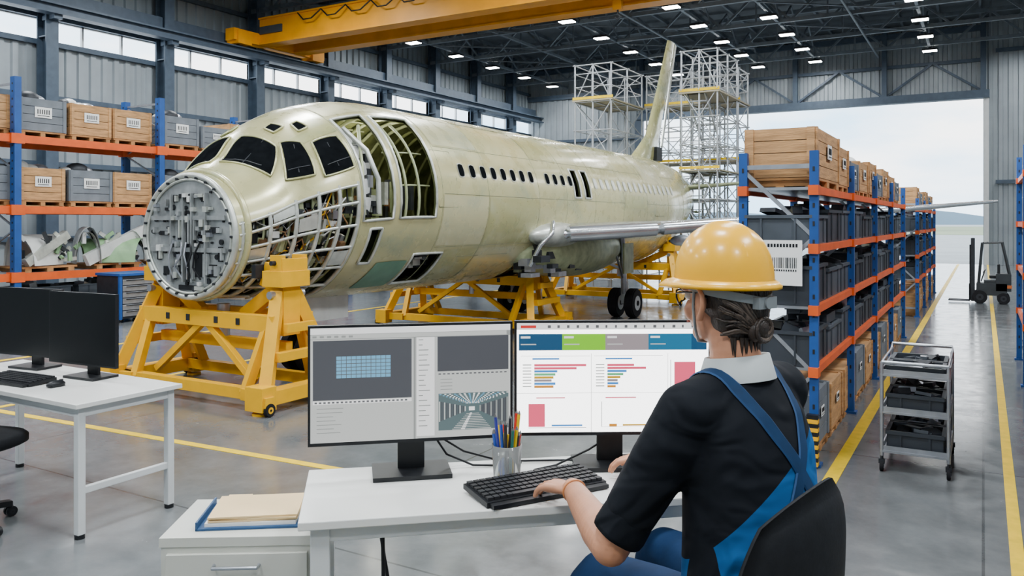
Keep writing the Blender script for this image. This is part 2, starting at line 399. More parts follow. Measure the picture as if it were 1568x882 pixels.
for q in(A_,B_,C_):
    (y0,p0),(y1,p1),(y2,p2),(y3,p3)=q
    b.tube([surf(y0+(y1-y0)*t+.02,p0+(p1-p0)*t+7,.014) for t in(.15,.4,.6,.85)],.006,m_dark,5)
    b.tube([surf((y0+y1)/2,(p0+p1)/2+4,.014),surf((y2+y3)/2,(p2+p3)/2-4,.014)],.005,m_dark,5)
wy=[7.85+.24*i for i in range(8)]+[10.0+.24*i for i in range(4)]+[11.62+.24*i for i in range(16)]
for y in wy:
    for f in(0,1):
        c=[(y-.056,14),(y+.056,14),(y+.056,22),(y-.056,22)]
        if f: c=mir(c)
        panel(b,grow(c,.012),.004,m_frame,6,.6); panel(b,c,.008,m_opening_dark if y<11.6 else M('cabin_window_film',(.60,.62,.55),.4),6,.6)
b.obj('cockpit_and_cabin_windows',PL,parent=plane)
b=B()
for y in(6.13,7.42,8.4,9.7,10.55,11.55,12.7,13.8,14.9,16,17): b.tube([surf(y,p,-.001) for p in range(0,360,6)],.0045,m_seam,5,True)
for p in(-30,3,33,62,85): 
    b.tube([surf(7.45+i*.25,p,-.001) for i in range(38)],.004,m_seam,5)
for q in((7.35,7.72,-5,30),(8.0,8.5,-62,-38),(8.7,9.2,-62,-38),(14.2,14.7,-8,34)):
    y0,y1,p0,p1=q
    b.tube([surf(y0,p0),surf(y0,(p0+p1)/2),surf(y0,p1),surf(y1,p1),surf(y1,(p0+p1)/2),surf(y1,p0)],.005,m_seam,5,True)
for (y0,y1,p0,p1,mm_) in((7.44,8.38,34,61,m_primB),(8.42,9.68,-29,2,m_primC),(8.42,9.68,63,84,m_primB),(9.72,10.53,34,61,m_primC),(11.6,12.65,34,61,m_primB),(12.75,13.75,-2,10,m_primC),(7.44,8.38,-29,2,m_primB),(5.6,6.11,46,54,m_primC),(6.14,7.0,60,80,m_primB),(12.75,13.75,62,84,m_primC),(7.7,8.38,-60,-32,m_primC),(8.42,9.6,-60,-32,m_primB),(13.85,14.85,24,60,m_primB)):
    panel(b,[(y0,p0),(y1,p0),(y1,p1),(y0,p1)],.0025,mm_,8,0)
panel(b,[(6.5,-62),(7.08,-62),(7.08,-38),(6.56,-38)],.006,M('green_glass_panel',(.13,.28,.18),.25),8,.15)
for (y0,y1,p0,p1) in holes[1:7]:
    pts=[];n=8
    for i in range(n): pts.append(surf(y0+(y1-y0)*i/n,p0,.004))
    for i in range(n): pts.append(surf(y1,p0+(p1-p0)*i/n,.004))
    for i in range(n): pts.append(surf(y1-(y1-y0)*i/n,p1,.004))
    for i in range(n): pts.append(surf(y0,p1-(p1-p0)*i/n,.004))
    b.tube(pts,.016,m_frame,6,True)
b.obj('panel_seams_and_frames',PL,parent=plane)
# internals
b=B(); rr=random.uniform
m_wt=M('white_equipment',(.58,.59,.57),.4,0,.1)
for i in range(46):
    y=6.2+i*.31
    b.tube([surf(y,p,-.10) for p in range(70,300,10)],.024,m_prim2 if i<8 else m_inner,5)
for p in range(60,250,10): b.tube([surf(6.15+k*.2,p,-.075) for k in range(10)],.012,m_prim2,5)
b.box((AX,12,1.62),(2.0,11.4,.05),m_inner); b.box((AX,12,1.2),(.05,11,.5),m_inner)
for y in(6.88,7.1): b.tube([surf(y,p,-.09) for p in range(-12,60,6)],.016,m_prim2,6)
for p in(8,30): b.tube([surf(6.66+k*.11,p,-.11) for k in range(7)],.010,m_prim2,5)
for y in(5.0,5.22,5.44,5.66,5.88,6.1):
    b.tube([surf(y,p,-.012) for p in range(-78,13,6)],.021,m_frame,6)
    b.tube([surf(y,p,-.10) for p in range(-78,13,6)],.012,m_prim2,6)
for p in(-74,-56,-40,-26,-13,0,10): b.tube([surf(4.97+k*.142,p,-.008) for k in range(9)],.016,m_frame,6)
grid(b,-.34,m_dark,4.97,6.1,[])
for i in range(190):
    y=rr(5.02,6.06);p=rr(-38,8);o=rr(-.28,-.07); c=surf(y,p,o)
    b.box(c,(rr(.04,.09),rr(.03,.12),rr(.03,.12)),random.choice([m_wt,m_frame,m_dark,m_brown,m_steel,m_prim2,m_dark,m_prim2,m_black]),R=Matrix.Rotation(-rad(p),3,'Y'))
for i in range(60):
    y=rr(5.02,6.06);p=rr(-72,-40);o=rr(-.28,-.14); c=surf(y,p,o)
    b.box(c,(rr(.03,.07),rr(.04,.10),rr(.03,.10)),random.choice([m_dark,m_brown,m_steel,m_prim2,m_dark]),R=Matrix.Rotation(-rad(p),3,'Y'))
for i in range(60):
    y=rr(5.0,5.9);p=rr(-66,4); b.tube([surf(y,p,-.05),surf(y+rr(.05,.12),p+rr(-8,8),-.12),surf(y+rr(.1,.2),p+rr(-12,12),-.04),surf(min(6.05,y+rr(.15,.35)),p+rr(-15,15),-.10)],rr(.005,.010),random.choice([m_black,m_wt,m_brown,m_steel,m_yel]),5)
for c in([(5.46,-11),(5.64,-11),(5.64,-2),(5.46,-2)],[(5.90,-38),(6.08,-38),(6.08,-28),(5.90,-28)],[(5.24,2),(5.42,2),(5.42,9),(5.24,9)],[(5.68,-72),(5.86,-72),(5.86,-58),(5.68,-58)],[(5.02,-24),(5.2,-24),(5.2,-15),(5.02,-15)]): panel(b,c,-.004,m_frame,4,.1)
for k in range(5): panel(b,[(6.2+.0,-8+k*12),(6.36,-8+k*12),(6.38,2+k*12),(6.24,2+k*12)],-.12,m_wt,4,.4)
for k in range(30): b.box(surf(rr(6.2,6.54),rr(-8,50),rr(-.3,-.14)),(rr(.04,.12),rr(.05,.12),rr(.05,.2)),random.choice([m_wt,m_dark,m_frame,m_steel,m_dark]))
b.tube([surf(6.42,-8,-.05),surf(6.40,12,-.03),surf(6.36,30,-.03),surf(6.28,50,-.05)],.026,m_frame)
b.tube([surf(6.22,-8,-.05),surf(6.22,20,-.03),surf(6.5,50,-.05)],.018,m_prim2)
for k in range(16): b.box((AX+rr(.1,.8),rr(6.75,7.2),rr(1.65,2.0)),(rr(.05,.14),rr(.05,.14),rr(.1,.35)),random.choice([m_prim2,m_brown,m_dark,m_frame]))
for k in range(12): b.box(surf(rr(7.15,7.62),rr(-58,-36),-.12),(rr(.05,.1),rr(.05,.14),rr(.04,.1)),random.choice([m_dark,m_frame,m_steel]))
b.obj('airframe_internals',PL,parent=plane)
# nose bulkhead
b=B(); a_,h_=.62,.56
def bp(x,z,y=0): return V((AX+x*a_,4.93-y,1.47+z*h_))
m_bh=M('bulkhead_metal',(.36,.38,.38),.4,.5,.3,7)
n=64
vs=[bp(0,0)]+[bp(cos(2*pi*i/n),sin(2*pi*i/n)) for i in range(n)]
b.add(vs,[(0,1+(i+1)%n,1+i) for i in range(n)],m_bh)
for r,t,dy in((1.0,.028,.0),(.93,.012,.01),):
    b.tube([bp(cos(2*pi*i/n)*r,sin(2*pi*i/n)*r,dy) for i in range(n)],t,m_frame,8,True)
b.tube([surf(5.03,360*i/n,.006) for i in range(n)],.03,m_prim,8,True)
for i in range(28):
    a=2*pi*i/28; b.cyl(bp(cos(a)*.965,sin(a)*.965,.0),bp(cos(a)*.965,sin(a)*.965,.04),.012,m_dark,seg=8)
for x,z,w,h in((-.16,-.42,.10,.40),(.26,-.45,.20,.42),(.03,-.50,.12,.5),(-.42,-.58,.22,.16),(.52,-.55,.16,.2),(0,.12,.06,.6),(.14,.1,.04,.4),(-.2,.12,.05,.36),(-.55,.05,.14,.07),(.58,.1,.14,.10),(-.45,.45,.12,.05),(.42,.45,.12,.06),(0,.66,.34,.07),(-.66,-.3,.07,.2),(.70,-.28,.07,.24),(.0,-.84,.34,.08),(-.3,.62,.08,.12),(.34,.62,.08,.12)):
    b.box(bp(x,z,.006),(w*a_*1.2,.014,h*h_),m_black)
    b.box(bp(x+w*.8,z,.02),(w*a_*.5,.03,h*h_*.8),random.choice([m_frame,m_bh]))
for k in range(80):
    a=rr(0,6.28);r=rr(.15,.88); x,z=cos(a)*r,sin(a)*r
    if random.random()<.65: b.cyl(bp(x,z,-.002),bp(x,z,.018),rr(.007,.026),random.choice([m_dark,m_black,m_black]),seg=12)
    else: b.box(bp(x,z,.018),(rr(.02,.06),.045,rr(.02,.07)),random.choice([m_frame,m_steel,m_bh,m_wt]))
for x in(-.34,-.07,.12,.42): b.beam(bp(x,-.75,.02),bp(x,.7,.02),.014,.04,m_bh)
for z in(-.22,.3): b.beam(bp(-.85*math.sqrt(1-z*z),z,.02),bp(.85*math.sqrt(1-z*z),z,.02),.014,.04,m_bh)
for x0 in(-.3,-.1,.0,.1,.3): b.tube([bp(x0,-.1,.03),bp(x0+rr(-.1,.1),-.3,.06),bp(x0+rr(-.1,.1),-.5,.06),bp(x0+.02,-.7,.03)],.009,random.choice([m_brown,m_black,m_steel]),6)
b.obj('nose_pressure_bulkhead',PL,parent=plane)
def wing(b,sgn):
    secs=[(-5.75,9.55,3.5,1.40,.36),(-5.0,10.1,3.1,1.43,.32),(-4.0,11.05,2.55,1.50,.25),(-2.5,12.45,1.75,1.64,.17),(0.2,15.0,.65,1.93,.06)]
    af=[(0,0),(.02,.35),(.08,.7),(.25,1),(.5,.85),(.8,.4),(1,.03),(.8,-.15),(.5,-.4),(.2,-.6),(.06,-.5),(.015,-.3)]
    vs=[];m=len(af)
    for X,ly,c,z,t in secs:
        x=X if sgn>0 else 2*AX-X
        for u,w in af: vs.append((x,ly+u*c,z+w*t*.5))
    fs=[]
    for i in range(len(secs)-1):
        for k in range(m): fs.append((i*m+k,i*m+(k+1)%m,(i+1)*m+(k+1)%m,(i+1)*m+k))
    b.add(vs,fs,m_alu,True); b.add(vs,[tuple(range((len(secs)-1)*m,len(secs)*m)),tuple(range(m))],m_alu)
    for (s0,s1) in((1,2),(2,3),(3,4)):
        p0=[(secs[s0][0] if sgn>0 else 2*AX-secs[s0][0]),secs[s0][1]-.03,secs[s0][3]]; p1=[(secs[s1][0] if sgn>0 else 2*AX-secs[s1][0]),secs[s1][1]-.03,secs[s1][3]]
        b.tube([V(p0).lerp(V(p1),.03),V(p0).lerp(V(p1),.97)],[secs[s0][4]*.36,secs[s1][4]*.36+.005],m_alu,12)
    for X,y,z in((-4.3,12.9,1.3),(-3.2,13.3,1.42),(-2.0,14.2,1.58)):
        x=X if sgn>0 else 2*AX-X; b.ell((x,y,z),(.06,.5,.09),m_steel)
b=B(); wing(b,1); wing(b,-1)
for s in(-1,1):
    b.ell((AX+s*.72,11.4,1.18),(.48,1.9,.42),m_prim2,24,14)
    b.ell((AX+s*1.02,10.3,1.42),(.26,.75,.18),m_frame,24,14)
    b.tube([(AX+s*1.14,10.0,1.60),(AX+s*1.24,9.78,1.45),(AX+s*1.12,9.66,1.28),(AX+s*.98,9.62,1.0)],.03,m_alu)
for k in range(46): b.box((AX+rr(.55,1.12),rr(9.65,11.2),rr(.85,1.25)),(rr(.05,.16),rr(.08,.3),rr(.05,.16)),random.choice([m_dark,m_steel,m_prim2,m_dark,m_black]))
b.obj('wings_and_root_fairings',PL,parent=plane)
b=B()
F=[(15.5,17.1,2.85,.10),(16.1,17.25,3.2,.10),(16.6,17.4,3.5,.09),(17.3,17.95,4.65,.06),(17.95,18.5,5.8,.035)]
vs=[];af=[(0,0),(.15,.8),(.4,1),(.8,.5),(1,.05),(1,-.05),(.8,-.5),(.4,-1),(.15,-.8)];m=len(af)
for y0,y1,z,t in F:
    for u,w in af: vs.append((AX+w*t,y0+(y1-y0)*u,z))
b.add(vs,[(i*m+k,i*m+(k+1)%m,(i+1)*m+(k+1)%m,(i+1)*m+k) for i in range(len(F)-1) for k in range(m)],m_primC,True)
b.add(vs,[tuple(range((len(F)-1)*m,len(F)*m))],m_prim)
b.beam((AX,18.5,5.78),(AX,17.55,3.3),.03,.1,m_frame); b.box((AX+.05,17.1,3.1),(.14,.35,.3),m_dark)
for s in(-1,1):
    vs=[];S=[(.35,17.0,1.1,2.35,.06),(2.3,18.0,.5,2.5,.025)]
    for x,y,c,z,t in S:
        for u,w in af: vs.append((AX+s*x,y+u*c,z+w*t))
    b.add(vs,[(k,(k+1)%m,m+(k+1)%m,m+k) for k in range(m)]+[tuple(range(m,2*m))],m_prim2,True)
b.obj('tail_fin_and_stabilisers',PL,parent=plane)
b=B()
for x in(AX+1.08,AX-1.08):
    b.cyl((x,12.6,1.45),(x,12.75,.24),.05,m_steel); b.cyl((x,12.74,.6),(x,12.75,.24),.065,m_wpaint)
    b.cyl((x-.2,12.75,.24),(x+.2,12.75,.24),.03,m_steel)
    for s in(-.15,.15): b.wheel((x+s,12.75,.245),(1,0,0),.245,.15,m_rub,m_wpaint,28)
    b.beam((x,12.7,.8),(x-(x-AX)*.6,12.4,1.1),.04,.04,m_steel); b.beam((x,12.75,.55),(x,12.2,1.3),.03,.03,m_steel)
    b.box((x*1.0+(.12 if x>AX else -.12),12.6,1.0),(.03,.4,.5),m_prim2)
b.cyl((AX,6.45,1.0),(AX,6.4,.2),.04,m_steel); b.cyl((AX-.14,6.4,.23),(AX+.14,6.4,.23),.025,m_steel)
for s in(-.11,.11): b.wheel((AX+s,6.4,.23),(1,0,0),.23,.12,m_rub,m_wpaint,28)
b.beam((AX,6.42,.6),(AX,7.0,.95),.03,.03,m_steel)
for s in(-1,1): b.box((AX+s*.2,6.5,.68),(.02,.7,.26),m_wt)
b.obj('landing_gear',PL,parent=plane)

# ------------------------------------------------------------ yellow jack stands
def stand(name,cx,cy,hw,top,dy=.42,pin=.62,w=.105):
    b=B(); Y=m_yel
    for s in(-1,1):
        xb=s*hw*1.06; xt=s*hw*.86
        b.box((xb,0,.13),(.14,dy*2+.2,.12),Y)
        for t in(-1,1):
            b.beam((xb,t*dy,.14),(xt,t*.1,top-.18),w,w,Y)
            b.box((xb,t*(dy+.05),.14),(.2,.16,.2),Y)
            b.beam((xb+s*.02,t*dy,.14),(xb-s*hw*.28,t*dy*.95,.14),.1,.1,Y)
            b.beam((xb-s*hw*.28,t*dy*.95,.14),(xt-s*.02,t*.16,top*.66),.07,.08,Y)
            b.box((xb+s*.09,t*(dy+.06),.1),(.06,.1,.12),Y); b.wheel((xb+s*.11,t*(dy+.06),.055),(1,0,0),.055,.04,m_rub,Y,16)
            b.cyl((xb,t*(dy+.05),0),(xb,t*(dy+.05),.1),.03,m_steel,seg=12); b.cyl((xb,t*(dy+.05),0),(xb,t*(dy+.05),.02),.07,Y,seg=16)
        b.beam((xb,-dy*.7,.45),(xb,dy*.7,.45),.07,.08,Y); b.beam((xb-s*.03,-dy*.4,.68),(xb-s*.03,dy*.4,.68),.05,.08,Y)
        b.beam((xt,0,.6),(xt,0,top-.05),.14,.2,Y)
        b.box((xt,0,top-.06),(.24,.34,.14),Y)
        for t in(-1,1): b.box((xt+s*.03,t*.13,top+.07),(.14,.05,.16),Y)
        b.box((xt+s*.09,0,top+.05),(.04,.3,.14),Y); b.cyl((xt+s*.02,-.2,top+.08),(xt+s*.02,.2,top+.08),.022,m_dark,seg=10)
        b.beam((xt,0,top-.1),(s*hw*pin,0,top-.02),.14,.22,Y)
        b.beam((s*hw*pin,-.17,top-.0),(s*hw*pin,.17,top-.0),.05,.12,m_dark)
        b.beam((xt-s*.05,0,top-.12),(s*hw*.3,0,top-.42),.08,.12,Y)
        b.cyl((xt,-.2,top-.2),(xt,.2,top-.2),.035,m_steel,seg=12)
    for t in(-1,1):
        b.beam((-hw*.95,t*.2,top*.62),(hw*.95,t*.2,top*.62),.09,.14,Y)
        b.beam((-hw,t*dy*.9,.14),(hw,t*dy*.9,.14),.08,.1,Y)
    b.beam((-hw*.9,0,top*.42),(hw*.9,0,top*.42),.08,.1,Y)
    b.beam((-hw*.7,-.22,.2),(-hw*.05,-.2,top*.58),.06,.06,Y); b.beam((hw*.7,-.22,.2),(hw*.05,-.2,top*.58),.06,.06,Y)
    b.cyl((0,0,top*.42),(0,0,top*.72),.06,m_steel)
    for x in(-.5,-.2,.2,.5): b.box((x*hw,-.245,top*.62),(.05,.012,.06),m_dark)
    return b.obj(name,(cx,cy,0),bevel=.008)
stand('fuselage_jack_stand',-6.18,5.22,.95,1.16)
stand('fuselage_jack_stand',-6.78,10.45,1.22,1.20,.5,.74)
stand('fuselage_jack_stand',-6.5,15.6,1.3,1.15,.5,.7)

# ------------------------------------------------------------ scaffold
b=B(); m_sc=M('scaffold_tube',(.46,.48,.50),.35,.5,.1); m_pl=M('scaffold_planks',(.36,.32,.22),.7)
def scaf(x0,x1,y0,y1,nx,ny,zs,plat,rz=0):
    X=[x0+(x1-x0)*i/nx for i in range(nx+1)];Y=[y0+(y1-y0)*i/ny for i in range(ny+1)]
    for x in X:
        for y in Y: b.cyl((x,y,0),(x,y,zs[-1]),.021,m_sc,seg=8)
    for z in zs:
        for y in Y: b.cyl((x0-.05,y,z),(x1+.05,y,z),.015,m_sc,seg=6)
        for x in X: b.cyl((x,y0-.05,z),(x,y1+.05,z),.015,m_sc,seg=6)
    for i in range(len(zs)-1):
        for k in range(nx):
            a,c=(X[k],X[k+1]) if (i+k)%2 else (X[k+1],X[k])
            for y in(y0,y1): b.cyl((a,y,zs[i]),(c,y,zs[i+1]),.012,m_sc,seg=6)
        a,c=(y0,y1) if i%2 else (y1,y0)
        for x in(x0,x1): b.cyl((x,a,zs[i]),(x,c,zs[i+1]),.012,m_sc,seg=6)
    for z in plat:
        b.box(((x0+x1)/2,(y0+y1)/2,z+.03),(x1-x0+.1,y1-y0+.1,.03),m_pl)
        for dz in(.35,.65):
            for y in(y0,y1): b.cyl((x0,y,z+dz),(x1,y,z+dz),.012,m_sc,seg=6)
            for x in(x0,x1): b.cyl((x,y0,z+dz),(x,y1,z+dz),.012,m_sc,seg=6)
        b.box(((x0+x1)/2,y0-.02,z+.09),(x1-x0+.1,.02,.06),m_yline)
scaf(-8.15,-7.25,16.9,18.8,2,2,[.3,1.2,2.1,3.0,3.7,4.35,5.2],[4.35])
scaf(-5.75,-4.95,17.3,18.9,2,2,[.3,.9,1.5,2.1,2.7,3.3,3.9,4.5,5.35],[2.7,4.4])
scaf(-7.2,-4.95,19.0,19.9,4,1,[.3,1.2,2.1,2.7,3.3,3.9,4.4,5.2],[3.0,4.4])
for k in range(3):
    z0=.9+1.2*k; y0,y1=(17.3,18.7) if k%2 else (18.7,17.3)
    for x in(-5.65,-5.25): b.beam((x,y0,z0),(x,y1,z0+1.2),.03,.06,m_sc)
    for i in range(8): t=(i+.5)/8; b.box((-5.45,y0+(y1-y0)*t,z0+1.2*t),(.4,.12,.02),m_sc)
b.obj('tail_scaffolding')

# ------------------------------------------------------------ racks
def rack(name,xf,xb,ys,levels,H,u=.09,bh=.09,guard=False):
    b=B()
    for y in ys:
        for x in(xf,xb):
            b.box((x,y,H/2),(u,u*.8,H),m_blue); b.box((x,y,.01),(u*1.7,u*1.6,.02),m_blue)
            k=.15
            while k<H: b.box((x,y-u*.41,k),(u*.25,.004,.03),m_dark); k+=.12
        z=.15;k=0
        while z+.5<H:
            a,c=(xf,xb) if k%2 else (xb,xf)
            b.beam((a,y,z),(c,y,z+.45),.025,.025,m_steel); z+=.45;k+=1
        b.beam((xf,y,.15),(xb,y,.15),.03,.03,m_steel); b.beam((xf,y,H-.1),(xb,y,H-.1),.03,.03,m_steel)
    L=ys[-1]-ys[0];cy=(ys[0]+ys[-1])/2
    for z in levels:
        for x in(xf,xb): b.box((x,cy,z-bh/2),(u*.6,L,bh),m_org)
        b.box(((xf+xb)/2,cy,z-.012),(abs(xf-xb),L,.02),m_steel)
        for y in ys:
            for x in(xf,xb): b.box((x,y,z-bh/2),(u*1.15,u*1.6,bh*1.3),m_org)
    if guard:
        y=ys[0]-.06
        for i in range(6): b.box((xf,y,.03+i*.055),(u*1.3,.05,.028),m_yel); b.box((xf,y,.058+i*.055),(u*1.3,.05,.028),m_black)
    return b.obj(name)
rack('pallet_rack',-13.0,-14.0,[1.9,4.45,7.0,9.55,12.1,14.65],[.80,1.85,2.96],3.86,.13,.12)
RZ=[.64,1.045,1.45,1.835]
RY=[5.6,7.3,9.0,10.7,12.4]
rack('pallet_rack',-.96,-1.42,RY,RZ,2.07,.055,.05,True)
rack('pallet_rack',-.96,-1.42,[15.2,17.0,18.8,20.6],RZ,2.0,.055,.05)
rack('pallet_rack',.36,.85,[3.9,5.7,7.5,9.3,11.1],[.6,1.1,1.6,2.1],2.35,.055,.05)

def crate(w,d,h,mat,pal=True,lab=.2,stuff=0,name='wooden_crate'):
    b=B(); z0=0
    if pal:
        z0=h*.16
        for k in(-.42,0,.42): b.box((0,k*d,z0*.4),(w,d*.1,z0*.6),m_wood2)
        b.box((0,0,z0*.85),(w,d,z0*.25),m_wood2)
        for k in(-.42,0,.42): b.box((k*w,0,z0*.08),(w*.12,d,z0*.16),m_wood2)
    H=h-z0; n=4; ph=H/n
    for i in range(n):
        z=z0+ph*(i+.5); g=ph*.94
        for s in(-1,1): b.box((s*(w/2-.012),0,z),(.022,d*.98,g),mat); b.box((0,s*(d/2-.012),z),(w*.97,.022,g),mat)
    b.box((0,0,z0+H*.93),(w*.95,d*.95,.02),mat)
    for s in(-1,1):
        for t in(-1,1): b.box((s*(w/2),t*(d/2-.03),z0+H/2),(.018,.05,H),mat); b.box((s*(w/2-.03),t*(d/2),z0+H/2),(.05,.018,H),mat)
    if lab:
        q=min(d*lab,w*.28); b.box((w/2+.011,0,z0+H*.58),(.004,q*1.3,q*.8),m_label)
        for k in range(6): b.box((w/2+.014,(k-2.5)*q*.17,z0+H*.6),(.002,q*.07,q*.35),m_black)
        b.box((w/2+.014,0,z0+H*.58-q*.25),(.002,q*.9,q*.05),m_black)
    for k in range(stuff):
        b.ell((rr(-.25,.25)*w,rr(-.3,.3)*d,h),(w*.22,d*rr(.15,.3),h*rr(.1,.25)),random.choice([m_wt,m_steel,m_bin,m_dark]),12,8)
    o=b.obj(name); me=o.data; bpy.data.objects.remove(o); return me
c1=crate(.8,.74,.62,m_wood,lab=.28,stuff=0);c2=crate(.8,.76,.62,m_gwood,lab=.28,stuff=3,name='grey_crate');c3=crate(.8,.72,.62,m_wood,lab=.28,stuff=4);c4=crate(.8,.7,.5,m_gwood,name='grey_crate')
rows={0:[c1,c2,c1,c3,c2,c3,c2,c1,c2,c1,c3,c2,c1,c3],1:[c1,c3,c2,c1,c1,c2,c3,c1,c2,c4,c1,c3,c2,c1]}
for zi,z in enumerate((1.851,2.961)):
    for j,y in enumerate((2.5,3.4,5.0,5.85,6.6,7.48,8.3,9.08,10.1,10.9,11.6,12.6,13.5,14.2)):
        me=rows[zi][j]
        link(me,me.name.split('.')[0],(-13.5,y,z))
m_gp=M('green_parts',(.22,.38,.19),.5,0,.2)
def curved(b,c,L,W,H,mat,rz):
    R=Matrix.Rotation(rz,3,'Z'); vs=[];n=10
    for i in range(n+1):
        a=pi*i/n
        for s in(-1,1): vs.append(V(c)+R@V((cos(a)*W,s*L*(1-.3*abs(cos(a))),sin(a)*H)))
    for i in range(n+1):
        a=pi*i/n
        for s in(-1,1): vs.append(V(c)+R@V((cos(a)*W*.9,s*L*.9*(1-.3*abs(cos(a))),sin(a)*H*.86)))
    k=2*(n+1); fs=[(2*i,2*i+1,2*i+3,2*i+2) for i in range(n)]+[(k+2*i,k+2*i+2,k+2*i+3,k+2*i+1) for i in range(n)]
    b.add(vs,fs,mat,True)
b=B()
for y in(4.9,6.0,7.6,8.8,10.2): 
    b.box((-13.5,y,.87),(.8,.9,.03),m_wood2)
    for k in(-.35,0,.35): b.box((-13.5,y+k,.828),(.8,.1,.055),m_wood2)
curved(b,(-13.4,7.5,.9),.42,.3,.50,m_wt,.3); curved(b,(-13.3,8.75,.9),.55,.3,.42,m_gp,-.5); curved(b,(-13.5,6.0,.9),.4,.3,.4,m_frame,.8); curved(b,(-13.5,10.2,.9),.4,.3,.4,m_gp,.2)
curved(b,(-13.25,8.3,.9),.3,.2,.62,m_wt,1.2); curved(b,(-13.2,9.15,.9),.2,.2,.55,m_frame,.9)
b.beam((-13.1,8.2,.95),(-13.1,9.3,1.45),.1,.2,m_wt); b.beam((-13.1,7.2,.95),(-13.15,7.9,1.4),.12,.14,m_frame)
for i in range(44): 
    p=V((-13.05-rr(0,.2),7.2+rr(0,2.1),.93+rr(0,.4))); b.beam(p,p+V((rr(-.05,.05),rr(-.25,.25),rr(-.1,.2))),.04,.06,random.choice([m_wt,m_gp,m_dark,m_frame]))
b.obj('airframe_parts_on_pallets')
b=B()
for y in(3,4,5.2,6.2,7.6,8.5,10.2,11.2): b.bin((-13.5,y,0),(.7,.8,.55),m_bin,[m_dark,m_steel,m_gwood])
b.obj('storage_bins')
def rc(w,d,h,mat,pal=True,st=0,nm='wooden_crate'): return crate(w,d,h,mat,pal,.18,st,nm)
rm=[rc(.46,1.0,.40,m_wood,True,2),rc(.42,.6,.36,m_wood),rc(.42,.55,.28,m_gwood,True,1,'grey_crate'),rc(.42,.7,.32,m_wood,True,3)]
yy=6.15; seq=[0,1,2,3,1,2,1,3,2,1]; dd=[1.0,.6,.55,.7]
for q,i in enumerate(seq):
    link(rm[i],rm[i].name.split('.')[0],(-1.19,yy,RZ[3]+.001))
    nx=dd[seq[(q+1)%len(seq)]]; yy+=dd[i]/2+nx/2+.05
    if yy+nx/2>12.4: break
for i in range(6): link(rm[[1,2,3][i%3]],'wooden_crate',(-1.19,15.6+i*.85,RZ[3]+.001))
for li,z in enumerate(RZ[:3]):
    for (ys0,n) in((5.75,10),(15.4,8)):
        b=B()
        for i in range(n):
            y=ys0+.13+i*.655
            h=rr(.19,.27); b.bin((-1.19,y,z+.001),(.44,.60,h),random.choice([m_bin,m_bin2]),[m_dark,m_bin,m_steel,m_bin2])
            if random.random()<.5 and h<.22: b.box((-1.1,y,z+h+.04),(.2,.4,.07),m_bin2)
        b.obj('storage_bins')
b0=crate(.42,.6,.40,m_wood,lab=.14); b1=crate(.42,.6,.44,m_gwood,lab=.14,name='grey_crate')
for i in range(10): link(b0 if i%3 else b1,'wooden_crate' if i%3 else 'grey_crate',(-1.19,5.98+i*.68,0))
for i in range(8): link(b0,'wooden_crate',(-1.19,15.6+i*.7,0))
for z in(0,.6,1.1,1.6):
    b=B()
    for i in range(10): b.bin((.6,4.3+i*.68,z+.001),(.44,.6,.28),m_bin2 if i%2 else m_bin,[m_dark,m_steel])
    b.obj('storage_bins')
b=B(); b.box((0,0,0),(.25,.006,.30),m_label)
for k in range(16):
    w=rr(.003,.009); b.box((-.085+k*.0115,-.004,.0),(w,.002,.07),m_black)
for k in range(10): b.box((-.09+k*.02,-.004,.115),(.013,.002,.022),m_black)
for k in range(12): b.box((-.08+k*.015,-.004,-.05),(.008,.002,.012),m_black)
b.obj('barcode_sign',(-1.15,5.54,1.33))
b=B(); b.box((0,0,.4),(.6,.7,.68),m_dark)
for k in range(6): b.box((.305,0,.14+k*.1),(.02,.62,.085),m_steel); b.box((.32,0,.17+k*.1),(.02,.5,.015),m_dark)
b.box((0,0,.76),(.64,.74,.04),m_blue)
for s in(-1,1):
    b.box((.29,s*.34,.4),(.04,.05,.7),m_blue)
    for t in(-1,1): b.wheel((t*.24,s*.28,.05),(0,1,0),.05,.03,m_rub,m_steel,12)
b.obj('tool_cabinet',(-12.1,8.3,0),bevel=.005)

# ------------------------------------------------------------ service cart
b=B(); X0,X1,Y0,Y1=-.19,.19,-.33,.33
for x in(X0,X1):
    for y in(Y0,Y1):
        b.cyl((x,y,.1),(x,y,.70),.012,m_steel,seg=10); b.cyl((x,y,.06),(x,y,.1),.009,m_dark,seg=8)
        b.wheel((x,y,.035),(1,0,0),.035,.022,m_rub,m_steel,16); b.box((x,y,.065),(.035,.03,.03),m_dark)
for z in(.13,.38,.62):
    b.box((0,0,z),(.40,.68,.014),m_steel)
    for x in(X0,X1): b.box((x,0,z+.015),(.008,.68,.04),m_steel)
    for y in(Y0,Y1): b.box((0,y,z+.015),(.38,.008,.04),m_steel)
b.tube([(X0,Y1,.70),(X0,Y1+.05,.73),(X1,Y1+.05,.73),(X1,Y1,.70)],.011,m_steel); b.tube([(X0,Y0,.70),(X1,Y0,.70)],.011,m_steel)
for x in(X0,X1): b.cyl((x,Y0,.70),(x,Y1,.70),.008,m_steel,seg=8)
for z,h in((.137,.12),(.387,.11),(.627,.05)):
    for y in(-.16,.16): b.bin((0,y,z),(.33,.28,h),m_bin2,[m_dark,m_bin,m_steel])
b.obj('service_cart',(-.375,6.03,0))
